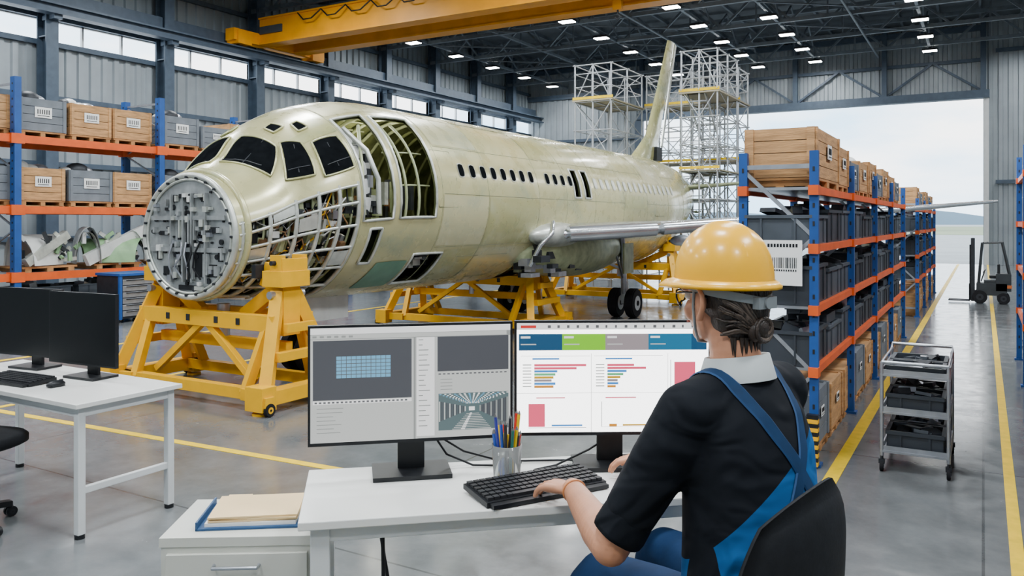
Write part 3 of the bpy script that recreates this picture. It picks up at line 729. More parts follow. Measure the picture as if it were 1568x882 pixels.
# ------------------------------------------------------------ forklift (facing -x)
b=B(); m_fl=M('forklift_body',(.022,.026,.03),.4,0,.2); m_fo=M('forklift_orange',(.45,.11,.02),.4)
b.box((.08,0,.28),(.52,.42,.24),m_fl); b.box((.28,0,.42),(.26,.42,.34),m_fl); b.box((.1,0,.43),(.3,.36,.06),m_fl); b.box((.38,0,.34),(.08,.44,.06),m_fo)
for x,y,r in((-.12,.2,.13),(-.12,-.2,.13),(.28,.2,.11),(.28,-.2,.11)): b.wheel((x,y,r),(0,1,0),r,.1,m_rub,m_dark,20)
for y in(-.18,.18):
    b.tube([(-.14,y,.4),(-.08,y,1.18),(.26,y,1.2),(.38,y,.58)],.028,m_fl,8)
    b.box((-.24,y*.8,.66),(.07,.08,1.24),m_dark); b.box((-.28,y*.45,.6),(.04,.05,1.1),m_dark)
    b.box((-.48,y*.6,.04),(.38,.06,.022),m_dark); b.box((-.3,y*.6,.2),(.02,.06,.34),m_dark)
for k in range(6): b.box((-.06+k*.065,0,1.2),(.02,.38,.02),m_fl)
for z in(.06,.35,.6,.8,.95,1.26): b.box((-.24,0,z),(.04,.34,.05),m_dark)
b.box((.12,0,.52),(.16,.2,.06),m_black); b.box((.2,0,.64),(.05,.22,.26),m_black); b.tube([(-.1,0,.42),(-.04,0,.62)],.012,m_black); b.tube([(-.04+.05*cos(a/8*6.28)*.5,.07*sin(a/8*6.28),.63+.03*cos(a/8*6.28)) for a in range(8)],.008,m_black,6,True)
b.obj('forklift',(.06,18.6,0),bevel=.006)

# ------------------------------------------------------------ desks
def desk(name,loc,rz,w,d,h,leg=.045,inset=.05):
    b=B(); b.box((0,0,h-.0125),(w,d,.025),m_white)
    for x in(-1,1):
        for y in(-1,1):
            b.box((x*(w/2-inset),y*(d/2-inset),(h-.025+.02)/2),(leg,leg,h-.045),m_wpaint)
            b.cyl((x*(w/2-inset),y*(d/2-inset),0),(x*(w/2-inset),y*(d/2-inset),.02),.025,m_black,seg=12)
        b.box((x*(w/2-inset),0,.24),(leg*.7,d-2*inset,.035),m_wpaint); b.box((x*(w/2-inset),0,h-.05),(leg*.8,d-2*inset,.05),m_wpaint)
    for y in(-1,1): b.box((0,y*(d/2-inset),h-.05),(w-2*inset,leg*.7,.05),m_wpaint)
    return b.obj(name,loc,rz,bevel=.003)
desk('computer_desk',(-1.222,2.389,0),rad(40.7),1.62,.50,.75,.055,.06)
desk('computer_desk',(-4.70,2.70,0),0,1.6,.62,.69,.04)

MW,MH=.675,.392
def monitor(name,loc,rz,w=MW,h=MH,zb=.12,paint=None,scr=None):
    b=B(); zc=zb+h/2; py=-.05
    b.box((0,py,zc),(w,.022,h),m_black); b.box((0,py+.022,zc),(w*.6,.03,h*.55),m_black)
    b.box((0,.02,zb*.5+.06),(.09,.018,zb+.12),m_black); b.box((0,.0,zc-.02),(.08,.06,.08),m_black)
    b.box((0,0,.007),(.26,.17,.014),m_black)
    yf=py-.0115; bz=.008
    def rect(u0,v0,u1,v1,mat,ly=1):
        x0=-w/2+bz+(w-2*bz)*u0;x1=-w/2+bz+(w-2*bz)*u1; z1=zc+h/2-bz-(h-2.4*bz)*v0; z0=zc+h/2-bz-(h-2.4*bz)*v1
        y=yf-.0004*ly; b.add([(x0,y,z0),(x1,y,z0),(x1,y,z1),(x0,y,z1)],[(0,1,2,3)],mat)
    rect(0,0,1,1,scr,1)
    if paint: paint(rect)
    return b.obj(name,loc,rz)
def ec(n,c,s=1.0): return E('screen_'+n,c,s)
s_lg=ec('light_grey',(.60,.62,.60),1.15);s_wh=ec('white',(1,1,1),4.8);s_dk=ec('dark_grey',(.075,.08,.095));s_dk2=ec('mid_grey',(.14,.145,.155));s_bl=ec('cell_blue',(.18,.52,.80));s_ln=ec('line_grey',(.35,.37,.36))
s_tl=ec('teal',(.0,.19,.38));s_gr=ec('green',(.22,.70,.0),1.2);s_mv=ec('mauve',(.40,.34,.36));s_nv=ec('navy',(.0,.08,.20));s_pk=ec('pink',(1,.10,.20),1.3);s_yl=ec('yellow',(.9,.5,.0));s_b2=ec('bar_blue',(.05,.33,.9),1.1);s_g2=ec('bar_green',(.15,.7,.3));s_pale=ec('pale',(.75,.76,.76),1.6);s_red=ec('red',(.85,.03,.02));s_th=ec('photo_teal',(.11,.17,.18));s_or=ec('orange',(.95,.36,.02))
def p1(R):
    R(0,0,1,.055,s_pale,2); R(0,.055,1,.10,s_ln,2); R(0,.058,.98,.095,s_lg,3)
    for i in range(6): R(.01+i*.035,.068,.03+i*.035,.085,s_ln,4)
    R(.012,.11,.495,.63,s_dk,2)
    R(.125,.25,.39,.44,s_bl,3)
    for i in range(1,11): R(.125+i*.0241-.0015,.25,.125+i*.0241+.0015,.44,s_dk2,4)
    for i in range(1,6): R(.125,.25+i*.0317-.003,.39,.25+i*.0317+.003,s_dk2,4)
    R(.012,.635,.495,.665,s_pale,2)
    for i in range(22): R(.02+i*.021,.643,.032+i*.021,.658,s_dk2,3)
    for i in range(7): R(.03,.70+i*.035,.03+rr(.06,.14),.706+i*.035,s_ln,3)
    R(.505,.10,.515,1,s_ln,2); R(.52,.10,.61,.98,s_pale,2)
    for i in range(18): R(.53,.12+i*.045,.53+rr(.02,.06),.128+i*.045,s_ln,3)
    R(.625,.10,.99,.41,s_dk,2); R(.625,.42,.99,.45,s_lg,2)
    for i in range(16): R(.63+i*.0225,.428,.643+i*.0225,.44,s_dk2,3)
    for i in range(4): R(.64,.48+i*.03,.70,.486+i*.03,s_ln,3)
    # small photograph of a hall in one-point perspective on the screen
    R(.63,.61,.99,.94,s_th,2)
    cx,cy=.80,.745
    for i in range(15):
        u=.635+.345*i/14
        for k in range(9):
            f=k/9*.9; R(u+(cx-u)*f,.615+(cy-.615)*f*.8,u+(cx-u)*f+.008*(1-f)+.002,.623+(cy-.615)*f*.8,s_pale if i%3 else s_bl,3)
    for i in range(16):
        f=i/16; t=(cy-.66)*f
        R(.632+.14*f,.68+.055*f,.638+.14*f,.86-.09*f,s_dk if i%3 else s_lg,3); R(.98-.15*f,.66+.07*f,.988-.15*f,.90-.13*f,s_dk if i%3 else s_ln,3)
    for i in range(10): R(.70+i*.008,.93-i*.015,.90-i*.007,.935-i*.015,s_lg,3)
    for i in range(10): R(.745+i*.005,.925-i*.015,.765+i*.004,.936-i*.015,s_pale,4)
    R(.785,.735,.815,.77,s_pale,4)
def p2(R):
    R(0,0,1,.06,s_pale,2); R(.02,.02,.1,.045,s_red,3)
    for i in range(16): R(.16+i*.05,.02,.165+i*.05+rr(.003,.012),.045,s_dk2,3)
    for i,(m) in enumerate((s_nv,s_gr,s_mv,s_tl)):
        R(.01+i*.225,.10,.235+i*.225,.25,m,2); R(.02+i*.225,.12,.07+i*.225,.14,s_pale,3); R(.02+i*.225,.19,.10+i*.225,.20,s_lg,3)
    R(.91,.10,.99,.25,s_nv,2)
    for c0 in(.02,.40):
        R(c0+.06,.32,c0+.20,.335,s_b2,2); R(c0,.30,c0+.36,.303,s_ln,2)
        for i,(m,l) in enumerate(((s_pk,.27 if c0<.1 else .14),(s_pk,.22),(s_b2,.12),(s_g2,.11),(s_yl,.10),(s_mv,.09),(s_b2,.11),(s_or,.10))):
            if c0>.1: l=l*(1-.08*i)
            R(c0+.07,.375+i*.028,c0+.07+l,.397+i*.028,m,2)
        for i in range(8): R(c0+.01,.378+i*.028,c0+.055,.386+i*.028,s_ln,2)
    R(.82,.36,.93,.58,s_pk,2); R(.80,.34,.803,.60,s_ln,2)
    R(.0,.64,1,.643,s_ln,2); R(.385,.28,.387,1,s_ln,2); R(.785,.28,.787,1,s_ln,2)
    R(.06,.74,.145,.95,s_pk,2); R(.06,.955,.36,.96,s_ln,2); R(.10,.68,.25,.69,s_pk,2); R(.46,.68,.62,.69,s_pk,2); R(.44,.72,.443,.95,s_ln,2); R(.44,.95,.74,.953,s_ln,2)
    R(.18,.93,.34,.945,s_b2,2); R(.48,.925,.52,.95,s_or,2); R(.55,.93,.7,.945,s_yl,2)
mz=.751
monitor('computer_monitor',(-1.675,2.20,mz),rad(41.2),paint=p1,scr=s_lg)
monitor('computer_monitor',(-1.128,2.622,mz),rad(32.0),paint=p2,scr=s_wh)
sc_off=M('screen_off',(.004,.005,.006),.35,0,.1,spec=.3)
monitor('computer_monitor',(-4.52,2.86,.691),rad(4),.58,.42,.08,scr=sc_off)
monitor('computer_monitor',(-5.13,2.88,.691),rad(8),.60,.42,.08,scr=sc_off)
m_key=M('key_caps',(.014,.015,.018),.5,0,.2,30)
def keyboard(loc,rz,w=.43,d=.165):
    b=B(); R=Matrix.Rotation(rad(4),3,'X')
    b.box((0,0,.014),(w,d,.016),m_black,R=R); b.box((0,-d/2-.012,.008),(w*.96,.03,.012),m_black)
    for r in range(6):
        n=19
        for i in range(n):
            if r==0 and 4<=i<=8: continue
            x=-w/2+.018+i*(w-.036)/(n-1); y=-d/2+.02+r*(d-.035)/5
            b.box((x,y,.026+y*.07),(w/n*.8,.019,.010),m_key)
        if r==0: b.box((-w/2+.018+6*(w-.036)/(n-1),-d/2+.02,.026-.005),(w/n*4.8,.019,.010),m_key)
    for s in(-1,1): b.box((s*w*.4,d*.4,.003),(.03,.02,.006),m_black)
    return b.obj('computer_keyboard',loc,rz)
keyboard((-1.230,2.2625,.751),rad(59))
keyboard((-4.76,2.58,.691),rad(4))
b=B(); b.ell((0,0,.012),(.03,.052,.022),m_black,20,12); b.box((0,.03,.03),(.008,.02,.01),m_dark); b.box((0,0,.003),(.045,.08,.006),m_black); b.obj('computer_mouse',(-4.43,2.60,.692))
def clear():
    m=bpy.data.materials.new('clear_acrylic'); m.use_nodes=True; p=m.node_tree.nodes['Principled BSDF']; p.inputs['Transmission Weight'].default_value=.85; p.inputs['Roughness'].default_value=.08; p.inputs['Base Color'].default_value=(.85,.87,.86,1); p.inputs['IOR'].default_value=1.2; return m
b=B(); mc=clear(); n=28; vs=[]
for r,z in((.044,0),(.050,.115),(.047,.115),(.041,.006)):
    for i in range(n): a=2*pi*i/n; vs.append((cos(a)*r,sin(a)*r,z))
b.add(vs,[(j*n+i,j*n+(i+1)%n,(j+1)*n+(i+1)%n,(j+1)*n+i) for j in range(3) for i in range(n)],mc,True); b.add(vs,[tuple(range(n-1,-1,-1)),tuple(range(3*n,4*n))],mc)
pc=[(.02,.02,.025),(.6,.03,.02),(.02,.08,.4),(.75,.5,.0),(.02,.02,.02),(.02,.15,.12),(.02,.02,.03),(.03,.04,.3),(.5,.06,.05),(.85,.55,.0)]
for i in range(14):
    a=i*2.4; c=pc[i%10]; m=M('pen_%d'%(i%10),c,.35); p=V((cos(a)*.022,sin(a)*.022,.008)); q=V((cos(a)*.044,sin(a)*.044,.15+.02*(i%4)))
    b.cyl(p,q,.0055,m,seg=8); d=(q-p).normalized(); b.cyl(q,q+d*.012,.0055,M('pen_tip',(.1,.1,.1),.4),r2=.001,seg=8)
b.box((.0,-.02,.08),(.02,.006,.15),M('pen_9',pc[9],.35),R=Matrix.Rotation(.12,3,'Y'))
b.obj('pen_cup',(-1.362,2.306,.751))
b=B()
b.tube([(-1.66,2.27,.90),(-1.60,2.30,.80),(-1.53,2.36,.757),(-1.45,2.40,.757),(-1.40,2.47,.757)],.004,m_black)
b.tube([(-1.12,2.66,.86),(-1.20,2.60,.80),(-1.28,2.50,.758),(-1.32,2.42,.757),(-1.30,2.36,.757)],.004,m_black)
b.tube([(-1.66,2.28,.88),(-1.57,2.36,.80),(-1.47,2.45,.757),(-1.30,2.56,.757),(-1.18,2.64,.757)],.004,m_black)
b.obj('monitor_cables')
b=B(); b.tube([(-1.62,1.98,.72),(-1.60,1.96,.5),(-1.57,1.99,.3),(-1.62,2.03,.1),(-1.7,2.05,.01)],.006,m_black); b.tube([(-1.66,2.0,.72),(-1.63,2.0,.55),(-1.60,2.03,.3),(-1.66,2.1,.1),(-1.7,2.2,.01)],.006,m_black)
b.obj('power_cables')
b=B(); m_fc=M('filing_cabinet_paint',(.56,.56,.50),.42,0,.03); cw,cd,chh=.49,.36,.60
b.box((0,0,.32),(cw-.01,cd-.01,.54),m_fc); b.box((0,0,chh-.015),(cw,cd,.03),m_fc)
for z,h in((.43,.24),(.18,.24)):
    b.box((0,-cd/2-.002,z),(cw-.05,.018,h),m_fc)
    b.tube([(-.07,-cd/2-.01,z+.085),(-.07,-cd/2-.035,z+.085),(.07,-cd/2-.035,z+.085),(.07,-cd/2-.01,z+.085)],.006,m_steel)
for x in(-1,1):
    for y in(-1,1): b.wheel((x*.18,y*.13,.025),(1,0,0),.025,.02,m_rub,m_black,12); b.box((x*.18,y*.13,.045),(.03,.03,.015),m_black)
b.obj('filing_cabinet',(-2.145,1.935,0),rad(33),bevel=.004)
b=B(); mb=M('blue_folder',(.01,.06,.16),.5); mm=M('manila_folder',(.76,.55,.28),.6,0,.05); mp=M('paper_stack',(.82,.81,.77),.6)
b.box((.0,0,.003),(.34,.245,.006),mb); b.box((-.167,0,.014),(.006,.245,.026),mb); b.box((-.0,0,.012),(.29,.215,.012),mp)
for k in range(3): b.box((.003*(k%2)+.004,.002,.022+k*.006),(.285,.212,.005),mm,rz=.03*(-1)**k)
b.box((-.08,.112,.034),(.08,.02,.002),mm)
b.obj('document_folders',(-2.135,1.945,.601),rad(36))

# ------------------------------------------------------------ office chairs
def chair(name,loc,rz,seat=.48,back=True,fab=None,bw=.25,bt=.235,bz=.29):
    m=fab or M('chair_fabric',(.008,.009,.011),.75,0,.2,30,bump=.05,spec=.2); b=B()
    for i in range(5):
        a=2*pi*i/5+.3; d=V((cos(a),sin(a),0)); b.beam(d*.04+V((0,0,.10)),d*.28+V((0,0,.07)),.045,.03,m_black)
        c=d*.28; b.cyl(c+V((0,0,.075)),c+V((0,0,.045)),.012,m_black,seg=8); t=V((-d.y,d.x,0))
        for s in(-.014,.014): b.wheel(c+t*s+V((0,0,.028)),t,.028,.02,m_black,m_dark,14)
    b.cyl((0,0,.06),(0,0,seat-.1),.03,m_black); b.cyl((0,0,.2),(0,0,seat-.08),.022,m_steel); b.box((0,.02,seat-.085),(.2,.28,.04),m_black)
    vs=[];fs=[]
    for z,k in((seat-.07,.9),(seat-.055,1),(seat-.02,1),(seat-.003,.93)):
        for i in range(48):
            a=2*pi*i/48; c,s=cos(a),sin(a); q=(abs(c)**4+abs(s)**4)**-.25
            vs.append((c*q*.25*k,.07+s*q*.24*k,z))
    for j in range(3):
        for i in range(48): fs.append((j*48+i,j*48+(i+1)%48,(j+1)*48+(i+1)%48,(j+1)*48+i))
    fs+= [tuple(range(47,-1,-1)),tuple(range(144,192))]
    b.add(vs,fs,m,True)
    if back:
        vs=[];fs=[];nu,nv=20,16
        for lay in(0,1):
            for i in range(nu+1):
                for j in range(nv+1):
                    u=-1+2*i/nu;v=-1+2*j/nv
                    s2=u*math.sqrt(1-.8*v*v/2);t2=v*math.sqrt(1-.8*u*u/2)
                    vs.append((s2*bw,-.235-lay*.035*(1-.8*max(abs(u),abs(v))**6)+.09*s2*s2+.02*t2*t2-(.04*(t2+1)/2),seat+bz+t2*bt))
        K=(nu+1)*(nv+1)
        for i in range(nu):
            for j in range(nv):
                a=i*(nv+1)+j; fs.append((a,a+1,a+nv+2,a+nv+1)); fs.append((K+a,K+a+nv+1,K+a+nv+2,K+a+1))
        for i in range(nu):
            for j in(0,nv): a=i*(nv+1)+j;c=a+nv+1; fs.append((a,c,K+c,K+a))
        for j in range(nv):
            for i in(0,nu): a=i*(nv+1)+j;c=a+1; fs.append((a,c,K+c,K+a))
        b.add(vs,fs,m,True)
        b.tube([(0,-.05,seat-.085),(0,-.2,seat-.08),(0,-.30,seat-.02),(0,-.315,seat+.12),(0,-.30,seat+.3)],.025,m_black)
    return b.obj(name,loc,rz)
WX,WY,WR=-.466,2.112,rad(70)
chair('office_chair',(-.562,1.915,0),rad(79),.475,bw=.25,bt=.255,bz=.30)
chair('office_chair',(-4.60,2.16,0),rad(-75),.50)

# ------------------------------------------------------------ WORKER
wk=empty('seated_worker',(WX,WY,0),WR)
m_skin=M('skin',(.50,.225,.125),.5,0,.08,25,bump=.03,bscale=180)
m_hair=M('dark_brown_hair',(.026,.016,.011),.45,0,.5,40,stretch=(1,6,1),bump=.3,bscale=90)
m_hair2=M('greying_hair',(.085,.06,.045),.45,0,.3,40)
m_navy=M('navy_trousers',(.006,.030,.09),.8,0,.2,10,bump=.1,bscale=25,spec=.2)
def shirt_mat():
    m=bpy.data.materials.new('workwear_black_and_blue'); m.use_nodes=True; nt=m.node_tree;N=nt.nodes;L=nt.links;p=N['Principled BSDF']; p.inputs['Roughness'].default_value=.85; p.inputs['Specular IOR Level'].default_value=.15
    tc=N.new('ShaderNodeTexCoord'); sx=N.new('ShaderNodeSeparateXYZ'); L.new(tc.outputs['Object'],sx.inputs[0])
    def mth(op,a,b_=None):
        n=N.new('ShaderNodeMath'); n.operation=op
        for i,q in enumerate((a,b_)):
            if q is None: continue
            if isinstance(q,(int,float)): n.inputs[i].default_value=q
            else: L.new(q,n.inputs[i])
        return n.outputs[0]
    x,y,z=sx.outputs
    # blue panel of the overalls wraps the lower back, its edge rises toward the right side
    lim=mth('ADD',mth('ADD',.965,mth('MULTIPLY',x,.58)),mth('MULTIPLY',y,-.70)); a=mth('LESS_THAN',z,lim); a=mth('MULTIPLY',a,mth('GREATER_THAN',x,-.225))
    lo=mth('LESS_THAN',z,.70)
    nz=N.new('ShaderNodeTexNoise'); nz.inputs['Scale'].default_value=6; L.new(tc.outputs['Object'],nz.inputs['Vector'])
    m1=N.new('ShaderNodeMixRGB'); m1.inputs[1].default_value=(.007,.009,.013,1); m1.inputs[2].default_value=(.006,.10,.30,1); L.new(a,m1.inputs[0])
    m2=N.new('ShaderNodeMixRGB'); m2.inputs[2].default_value=(.008,.035,.10,1); L.new(lo,m2.inputs[0]); L.new(m1.outputs[0],m2.inputs[1])
    m3=N.new('ShaderNodeMixRGB'); m3.blend_type='MULTIPLY'; m3.inputs[0].default_value=.4; L.new(m2.outputs[0],m3.inputs[1]); L.new(nz.outputs['Fac'],m3.inputs[2]); L.new(m3.outputs[0],p.inputs['Base Color'])
    n2=N.new('ShaderNodeTexNoise'); n2.inputs['Scale'].default_value=6; n2.inputs['Detail'].default_value=1; n2.inputs['Distortion'].default_value=1.2
    mp=N.new('ShaderNodeMapping'); mp.inputs['Scale'].default_value=(1,1,1.6); L.new(tc.outputs['Object'],mp.inputs[0]); L.new(mp.outputs[0],n2.inputs['Vector'])
    bp_=N.new('ShaderNodeBump'); bp_.inputs['Strength'].default_value=.8; bp_.inputs['Distance'].default_value=.035; L.new(n2.outputs['Fac'],bp_.inputs['Height']); L.new(bp_.outputs[0],p.inputs['Normal'])
    return m
m_shirt=shirt_mat()
def remesh(b,name,vox,sm,mat,parent,fac=.5):
    o=b.obj(name,parent=parent)
    r=o.modifiers.new('r','REMESH'); r.mode='VOXEL'; r.voxel_size=vox
    s=o.modifiers.new('s','SMOOTH'); s.factor=fac; s.iterations=sm
    dg=bpy.context.evaluated_depsgraph_get(); dg.update()
    me=bpy.data.meshes.new_from_object(o.evaluated_get(dg)); o.modifiers.clear(); o.data=me
    me.materials.clear(); me.materials.append(mat)
    me.polygons.foreach_set('use_smooth',[True]*len(me.polygons)); me.polygons.foreach_set('material_index',[0]*len(me.polygons))
    return o
LS=V((-.192,.112,1.12));LE=V((-.315,.262,.775));LW=V((-.182,.535,.824))
RS=V((.205,.108,1.13));RE=V((.335,.29,.84));RW=V((.238,.575,.827))
b=B(); sec=[(.53,-.05,.03,.20,.155),(.62,-.05,.035,.20,.155),(.72,-.045,.035,.198,.154),(.82,-.03,.042,.203,.152),(.92,-.012,.054,.210,.150),(1.02,0,.068,.215,.144),(1.10,0,.086,.210,.128),(1.155,0,.098,.168,.098),(1.20,0,.105,.10,.075)]
for i in range(len(sec)-1):
    A,C=sec[i],sec[i+1]; n=6
    for k in range(n+1):
        t=k/n; z,cx,cy,hx,hy=[A[q]+(C[q]-A[q])*t for q in range(5)]
        b.ell((cx,cy,z),(hx,hy,.05),m_navy,28,10)
for S_,E_ in((LS,LE),(RS,RE)):
    h=S_.lerp(E_,.72)
    b.chain([V((S_.x*.55,.105,1.15)),S_],[.07,.080],m_navy); b.chain([S_,S_.lerp(E_,.35),h],[.082,.078,.070],m_navy)
torso=remesh(b,'torso_workwear',.0075,16,m_shirt,wk)
bvh=BVHTree.FromPolygons([v.co.copy() for v in torso.data.vertices],[tuple(p.vertices) for p in torso.data.polygons])
b=B()
for S_,E_ in((LS,LE),(RS,RE)):
    d=(E_-S_).normalized(); x=V((0,0,1)).cross(d).normalized(); y=d.cross(x)
    vs=[];n=28
    for (t,r) in((.68,.063),(.80,.067),(.88,.068),(.91,.066),(.905,.060),(.75,.056)):
        cc=S_.lerp(E_,t)
        for i in range(n): vs.append(cc+(x*cos(2*pi*i/n)+y*sin(2*pi*i/n))*(r+.0015*sin(i*1.3)))
    b.add(vs,[(j*n+i,j*n+(i+1)%n,(j+1)*n+(i+1)%n,(j+1)*n+i) for j in range(5) for i in range(n)],m_shirt,True)
b.obj('sleeve_hems',parent=wk)
m_strap=M('navy_strap',(.005,.030,.085),.75,0,.15,20,spec=.2); m_strap2=M('strap_edge_blue',(.006,.05,.15),.75,0,.1)
def strap(pts,w):
    b=B(); P=[]
    for i in range(len(pts)-1):
        for k in range(10): P.append(V(pts[i]).lerp(V(pts[i+1]),k/10))
    P.append(V(pts[-1])); Q=[]
    for p in P:
        c,nn,_,_=bvh.find_nearest(p); Q.append((c,nn))
    Q2=[]
    for i in range(len(Q)):
        lo=max(0,i-4);hi=min(len(Q),i+5); c=sum((q[0] for q in Q[lo:hi]),V())/(hi-lo); nn=sum((q[1] for q in Q[lo:hi]),V()).normalized(); Q2.append((c,nn))
    vs=[]
    for i,(c,nn) in enumerate(Q2):
        t=(Q2[min(i+1,len(Q2)-1)][0]-Q2[max(i-1,0)][0]).normalized(); s=t.cross(nn).normalized()
        for k in(-1,-.8,0,.8,1):
            q=c+s*w*k; c2,n2,_,_=bvh.find_nearest(q); vs.append(c2+n2*(.006 if abs(k)<1 else .003))
    n=len(Q2)-1
    b.add(vs,[(5*i+k,5*i+k+1,5*i+k+6,5*i+k+5) for i in range(n) for k in(1,2)],m_strap,True)
    b.add(vs,[(5*i+k,5*i+k+1,5*i+k+6,5*i+k+5) for i in range(n) for k in(0,3)],m_strap2,True)
    b.obj('overall_strap',parent=wk)
for s in(-1,1): strap([(s*.10,.24,.98),(s*.105,.2,1.12),(s*.11,.10,1.22),(s*.08,-.03,1.12),(s*.01,-.09,1.0),(-s*.07,-.1,.88),(-s*.14,-.1,.76)],.019)
b=B()
for s in(-1,1):
    b.chain([(s*.09-.045,.03,.58),(s*.12-.02,.25,.585),(s*.14,.46,.585),(s*.145,.50,.54),(s*.15,.52,.33),(s*.15,.52,.11)],[.105,.092,.070,.068,.064,.054],m_navy,16,10)
remesh(b,'trousers',.009,10,m_navy,wk)
b=B()
for s in(-1,1):
    b.chain([(s*.15,.50,.055),(s*.155,.60,.05),(s*.16,.70,.04)],[.045,.045,.036],m_black); b.box((s*.155,.60,.014),(.095,.28,.026),m_black)
remesh(b,'work_shoes',.006,4,M('shoe_leather',(.02,.018,.016),.5),wk)
def arm(name,S_,E_,W_,hd,side):
    b=B()
    b.chain([S_.lerp(E_,.5),S_.lerp(E_,.85),E_,E_.lerp(W_,.25),E_.lerp(W_,.6),W_],[.056,.053,.049,.052,.043,.031],m_skin,16,10)
    f=V(hd).normalized(); up=V((0,0,1)); s=f.cross(up).normalized()*side; up=s.cross(f)*side
    if up.z<0: up=-up
    R=Matrix((s,f,up)).transposed()
    P=lambda a,c,e: W_+s*a+f*c+up*e
    for k in range(7): t=k/6; b.ell(P(0,.012+.075*t,-.002-.002*t),(.030+.013*t,.02,.0175),m_skin,14,8,R)
    data=[(.032,.086,.074),(.0108,.092,.082),(-.0108,.088,.076),(-.0315,.078,.060)]
    for i,(a,c,l) in enumerate(data):
        pts=[P(a*.8,c-.03,0),P(a,c,.001)]; q=pts[-1]; sp=a*2.2
        for j,(fr,an) in enumerate(((.45,-6-3*i),(.32,-38),(.23,-62))):
            d=(f*cos(rad(an))+up*sin(rad(an))+s*sp*1.6).normalized(); q=q+d*l*fr; pts.append(q)
        b.chain(pts,[.0112,.0104,.0090,.0084,.0072],m_skin,12,8)
    q0=P(.022,.022,-.006); q1=P(.046,.050,-.014); q2=P(.053,.078,-.022); q3=P(.050,.100,-.028)
    b.chain([q0,q1,q2,q3],[.016,.0125,.0105,.0085],m_skin,12,8)
    return remesh(b,name,.0032,5,m_skin,wk)
arm('left_arm_and_hand',LS,LE,LW,(-.02,1,-.10),1)
arm('right_arm_and_hand',RS,RE,RW,(-.52,.84,-.10),-1)
b=B(); d=(LW-LE).normalized(); c=LW-d*.012; x=V((0,0,1)).cross(d).normalized(); y=d.cross(x)
b.tube([c+(x*cos(2*pi*i/24)+y*sin(2*pi*i/24))*.0325 for i in range(24)],.004,M('wristband',(.55,.2,.07),.5),6,True); b.obj('wristband',parent=wk)
# head
HY=rad(-5)
head=empty('head',(-.010,.140,1.44),HY); head.parent=wk
HS=1.12
def hs(o): o.scale=(HS,HS,HS); o.location=(0,0,-.04)
b=B()
b.ell((0,-.008,.03),(.075,.094,.092),m_skin,24,16); b.ell((0,.012,-.03),(.064,.076,.085),m_skin,24,16)
b.ell((0,.055,-.088),(.034,.028,.026),m_skin); b.ell((0,.02,-.07),(.052,.055,.042),m_skin)
for s in(-1,1): b.ell((s*.038,.06,-.035),(.022,.02,.026),m_skin); b.ell((s*.03,.078,.018),(.028,.013,.010),m_skin)
b.chain([(0,.088,.0),(0,.1,-.022),(0,.104,-.032)],[.009,.012,.013],m_skin); 
for s in(-1,1): b.ell((s*.011,.097,-.034),(.009,.01,.008),m_skin)
b.ell((0,.084,-.060),(.024,.012,.007),m_skin); b.ell((0,.082,-.071),(.02,.012,.007),m_skin)
b.chain([(0,-.02,-.06),(0,-.035,-.12),(.010,-.038,-.19)],[.056,.058,.066],m_skin,20,10)
hs(remesh(b,'head_and_neck_skin',.0045,4,m_skin,head))
b=B(); m_eye=M('eye_white',(.8,.8,.78),.2); m_iris=M('iris_brown',(.06,.03,.015),.2); m_lip=M('lips',(.5,.2,.16),.5)
for s in(-1,1):
    b.ell((s*.031,.077,.0),(.013,.011,.011),m_eye,14,10); b.ell((s*.031,.0855,.0),(.0055,.003,.0055),m_iris,12,8)
    b.tube([(s*.015,.092,.022),(s*.032,.092,.027),(s*.048,.082,.022)],.004,m_hair,6)
    b.tube([(s*.074,.004,-.022),(s*.080,-.004,-.038),(s*.083,.0,-.045)],[.008,.008,.006],m_skin,8)
    b.tube([(s*.076,.012,.012),(s*.085,.004,.024),(s*.093,-.012,.024),(s*.097,-.023,.008),(s*.093,-.021,-.014),(s*.086,-.010,-.034),(s*.079,0,-.046)],[.005,.006,.006,.006,.006,.007,.008],m_skin,8)
    b.ell((s*.081,-.004,-.007),(.008,.017,.028),m_skin,12,8)
b.tube([(-.023,.090,-.065),(0,.096,-.064),(.023,.090,-.065)],.0035,m_lip,6)
hs(b.obj('face_details_and_ears',parent=head))
b=B()
for s in(-1,1):
    b.tube([(s*.012,.104,.0),(s*.03,.105,.014),(s*.056,.096,.012),(s*.062,.09,-.004),(s*.045,.10,-.02),(s*.02,.105,-.014)],.0022,m_black,6,True)
    b.tube([(s*.062,.09,.006),(s*.078,.05,.012),(s*.083,.0,.014),(s*.082,-.025,.004)],.0025,m_black,6)
b.tube([(-.012,.104,.002),(0,.108,.005),(.012,.104,.002)],.002,m_black,6)
hs(b.obj('safety_glasses',parent=head))
# hair tied low at the nape
b=B()
b.ell((0,-.030,.008),(.0785,.084,.082),m_hair,28,18); b.ell((0,-.040,-.04),(.066,.060,.062),m_hair,24,14); b.ell((0,-.047,-.080),(.050,.040,.045),m_hair,20,12)
b.ell((.002,-.104,-.060),(.026,.020,.026),m_hair,20,12); b.ell((.010,-.103,-.078),(.018,.016,.022),m_hair,16,10); b.ell((-.012,-.102,-.070),(.018,.016,.024),m_hair,16,10)
for i in range(150):
    u=rr(-1,1); a=u*1.38; z=rr(-.085,.03)
    pts=[]; tz=-.066+rr(-.01,.01)
    for k in range(7):
        t=k/6; ang=a*(1-t)**.9; zz=z*(1-t)+tz*t
        r1=.0805*math.sqrt(max(.3,1-((zz-.0)/.13)**2)); pts.append(V((sin(ang)*r1,-.026-cos(ang)*(r1+.006+.004*t),zz+.004*sin(t*7+u*9))))
    b.tube(pts,[.0036]*6+[.002],m_hair2 if (abs(u)>.55 and random.random()<.5) or random.random()<.12 else m_hair,5)
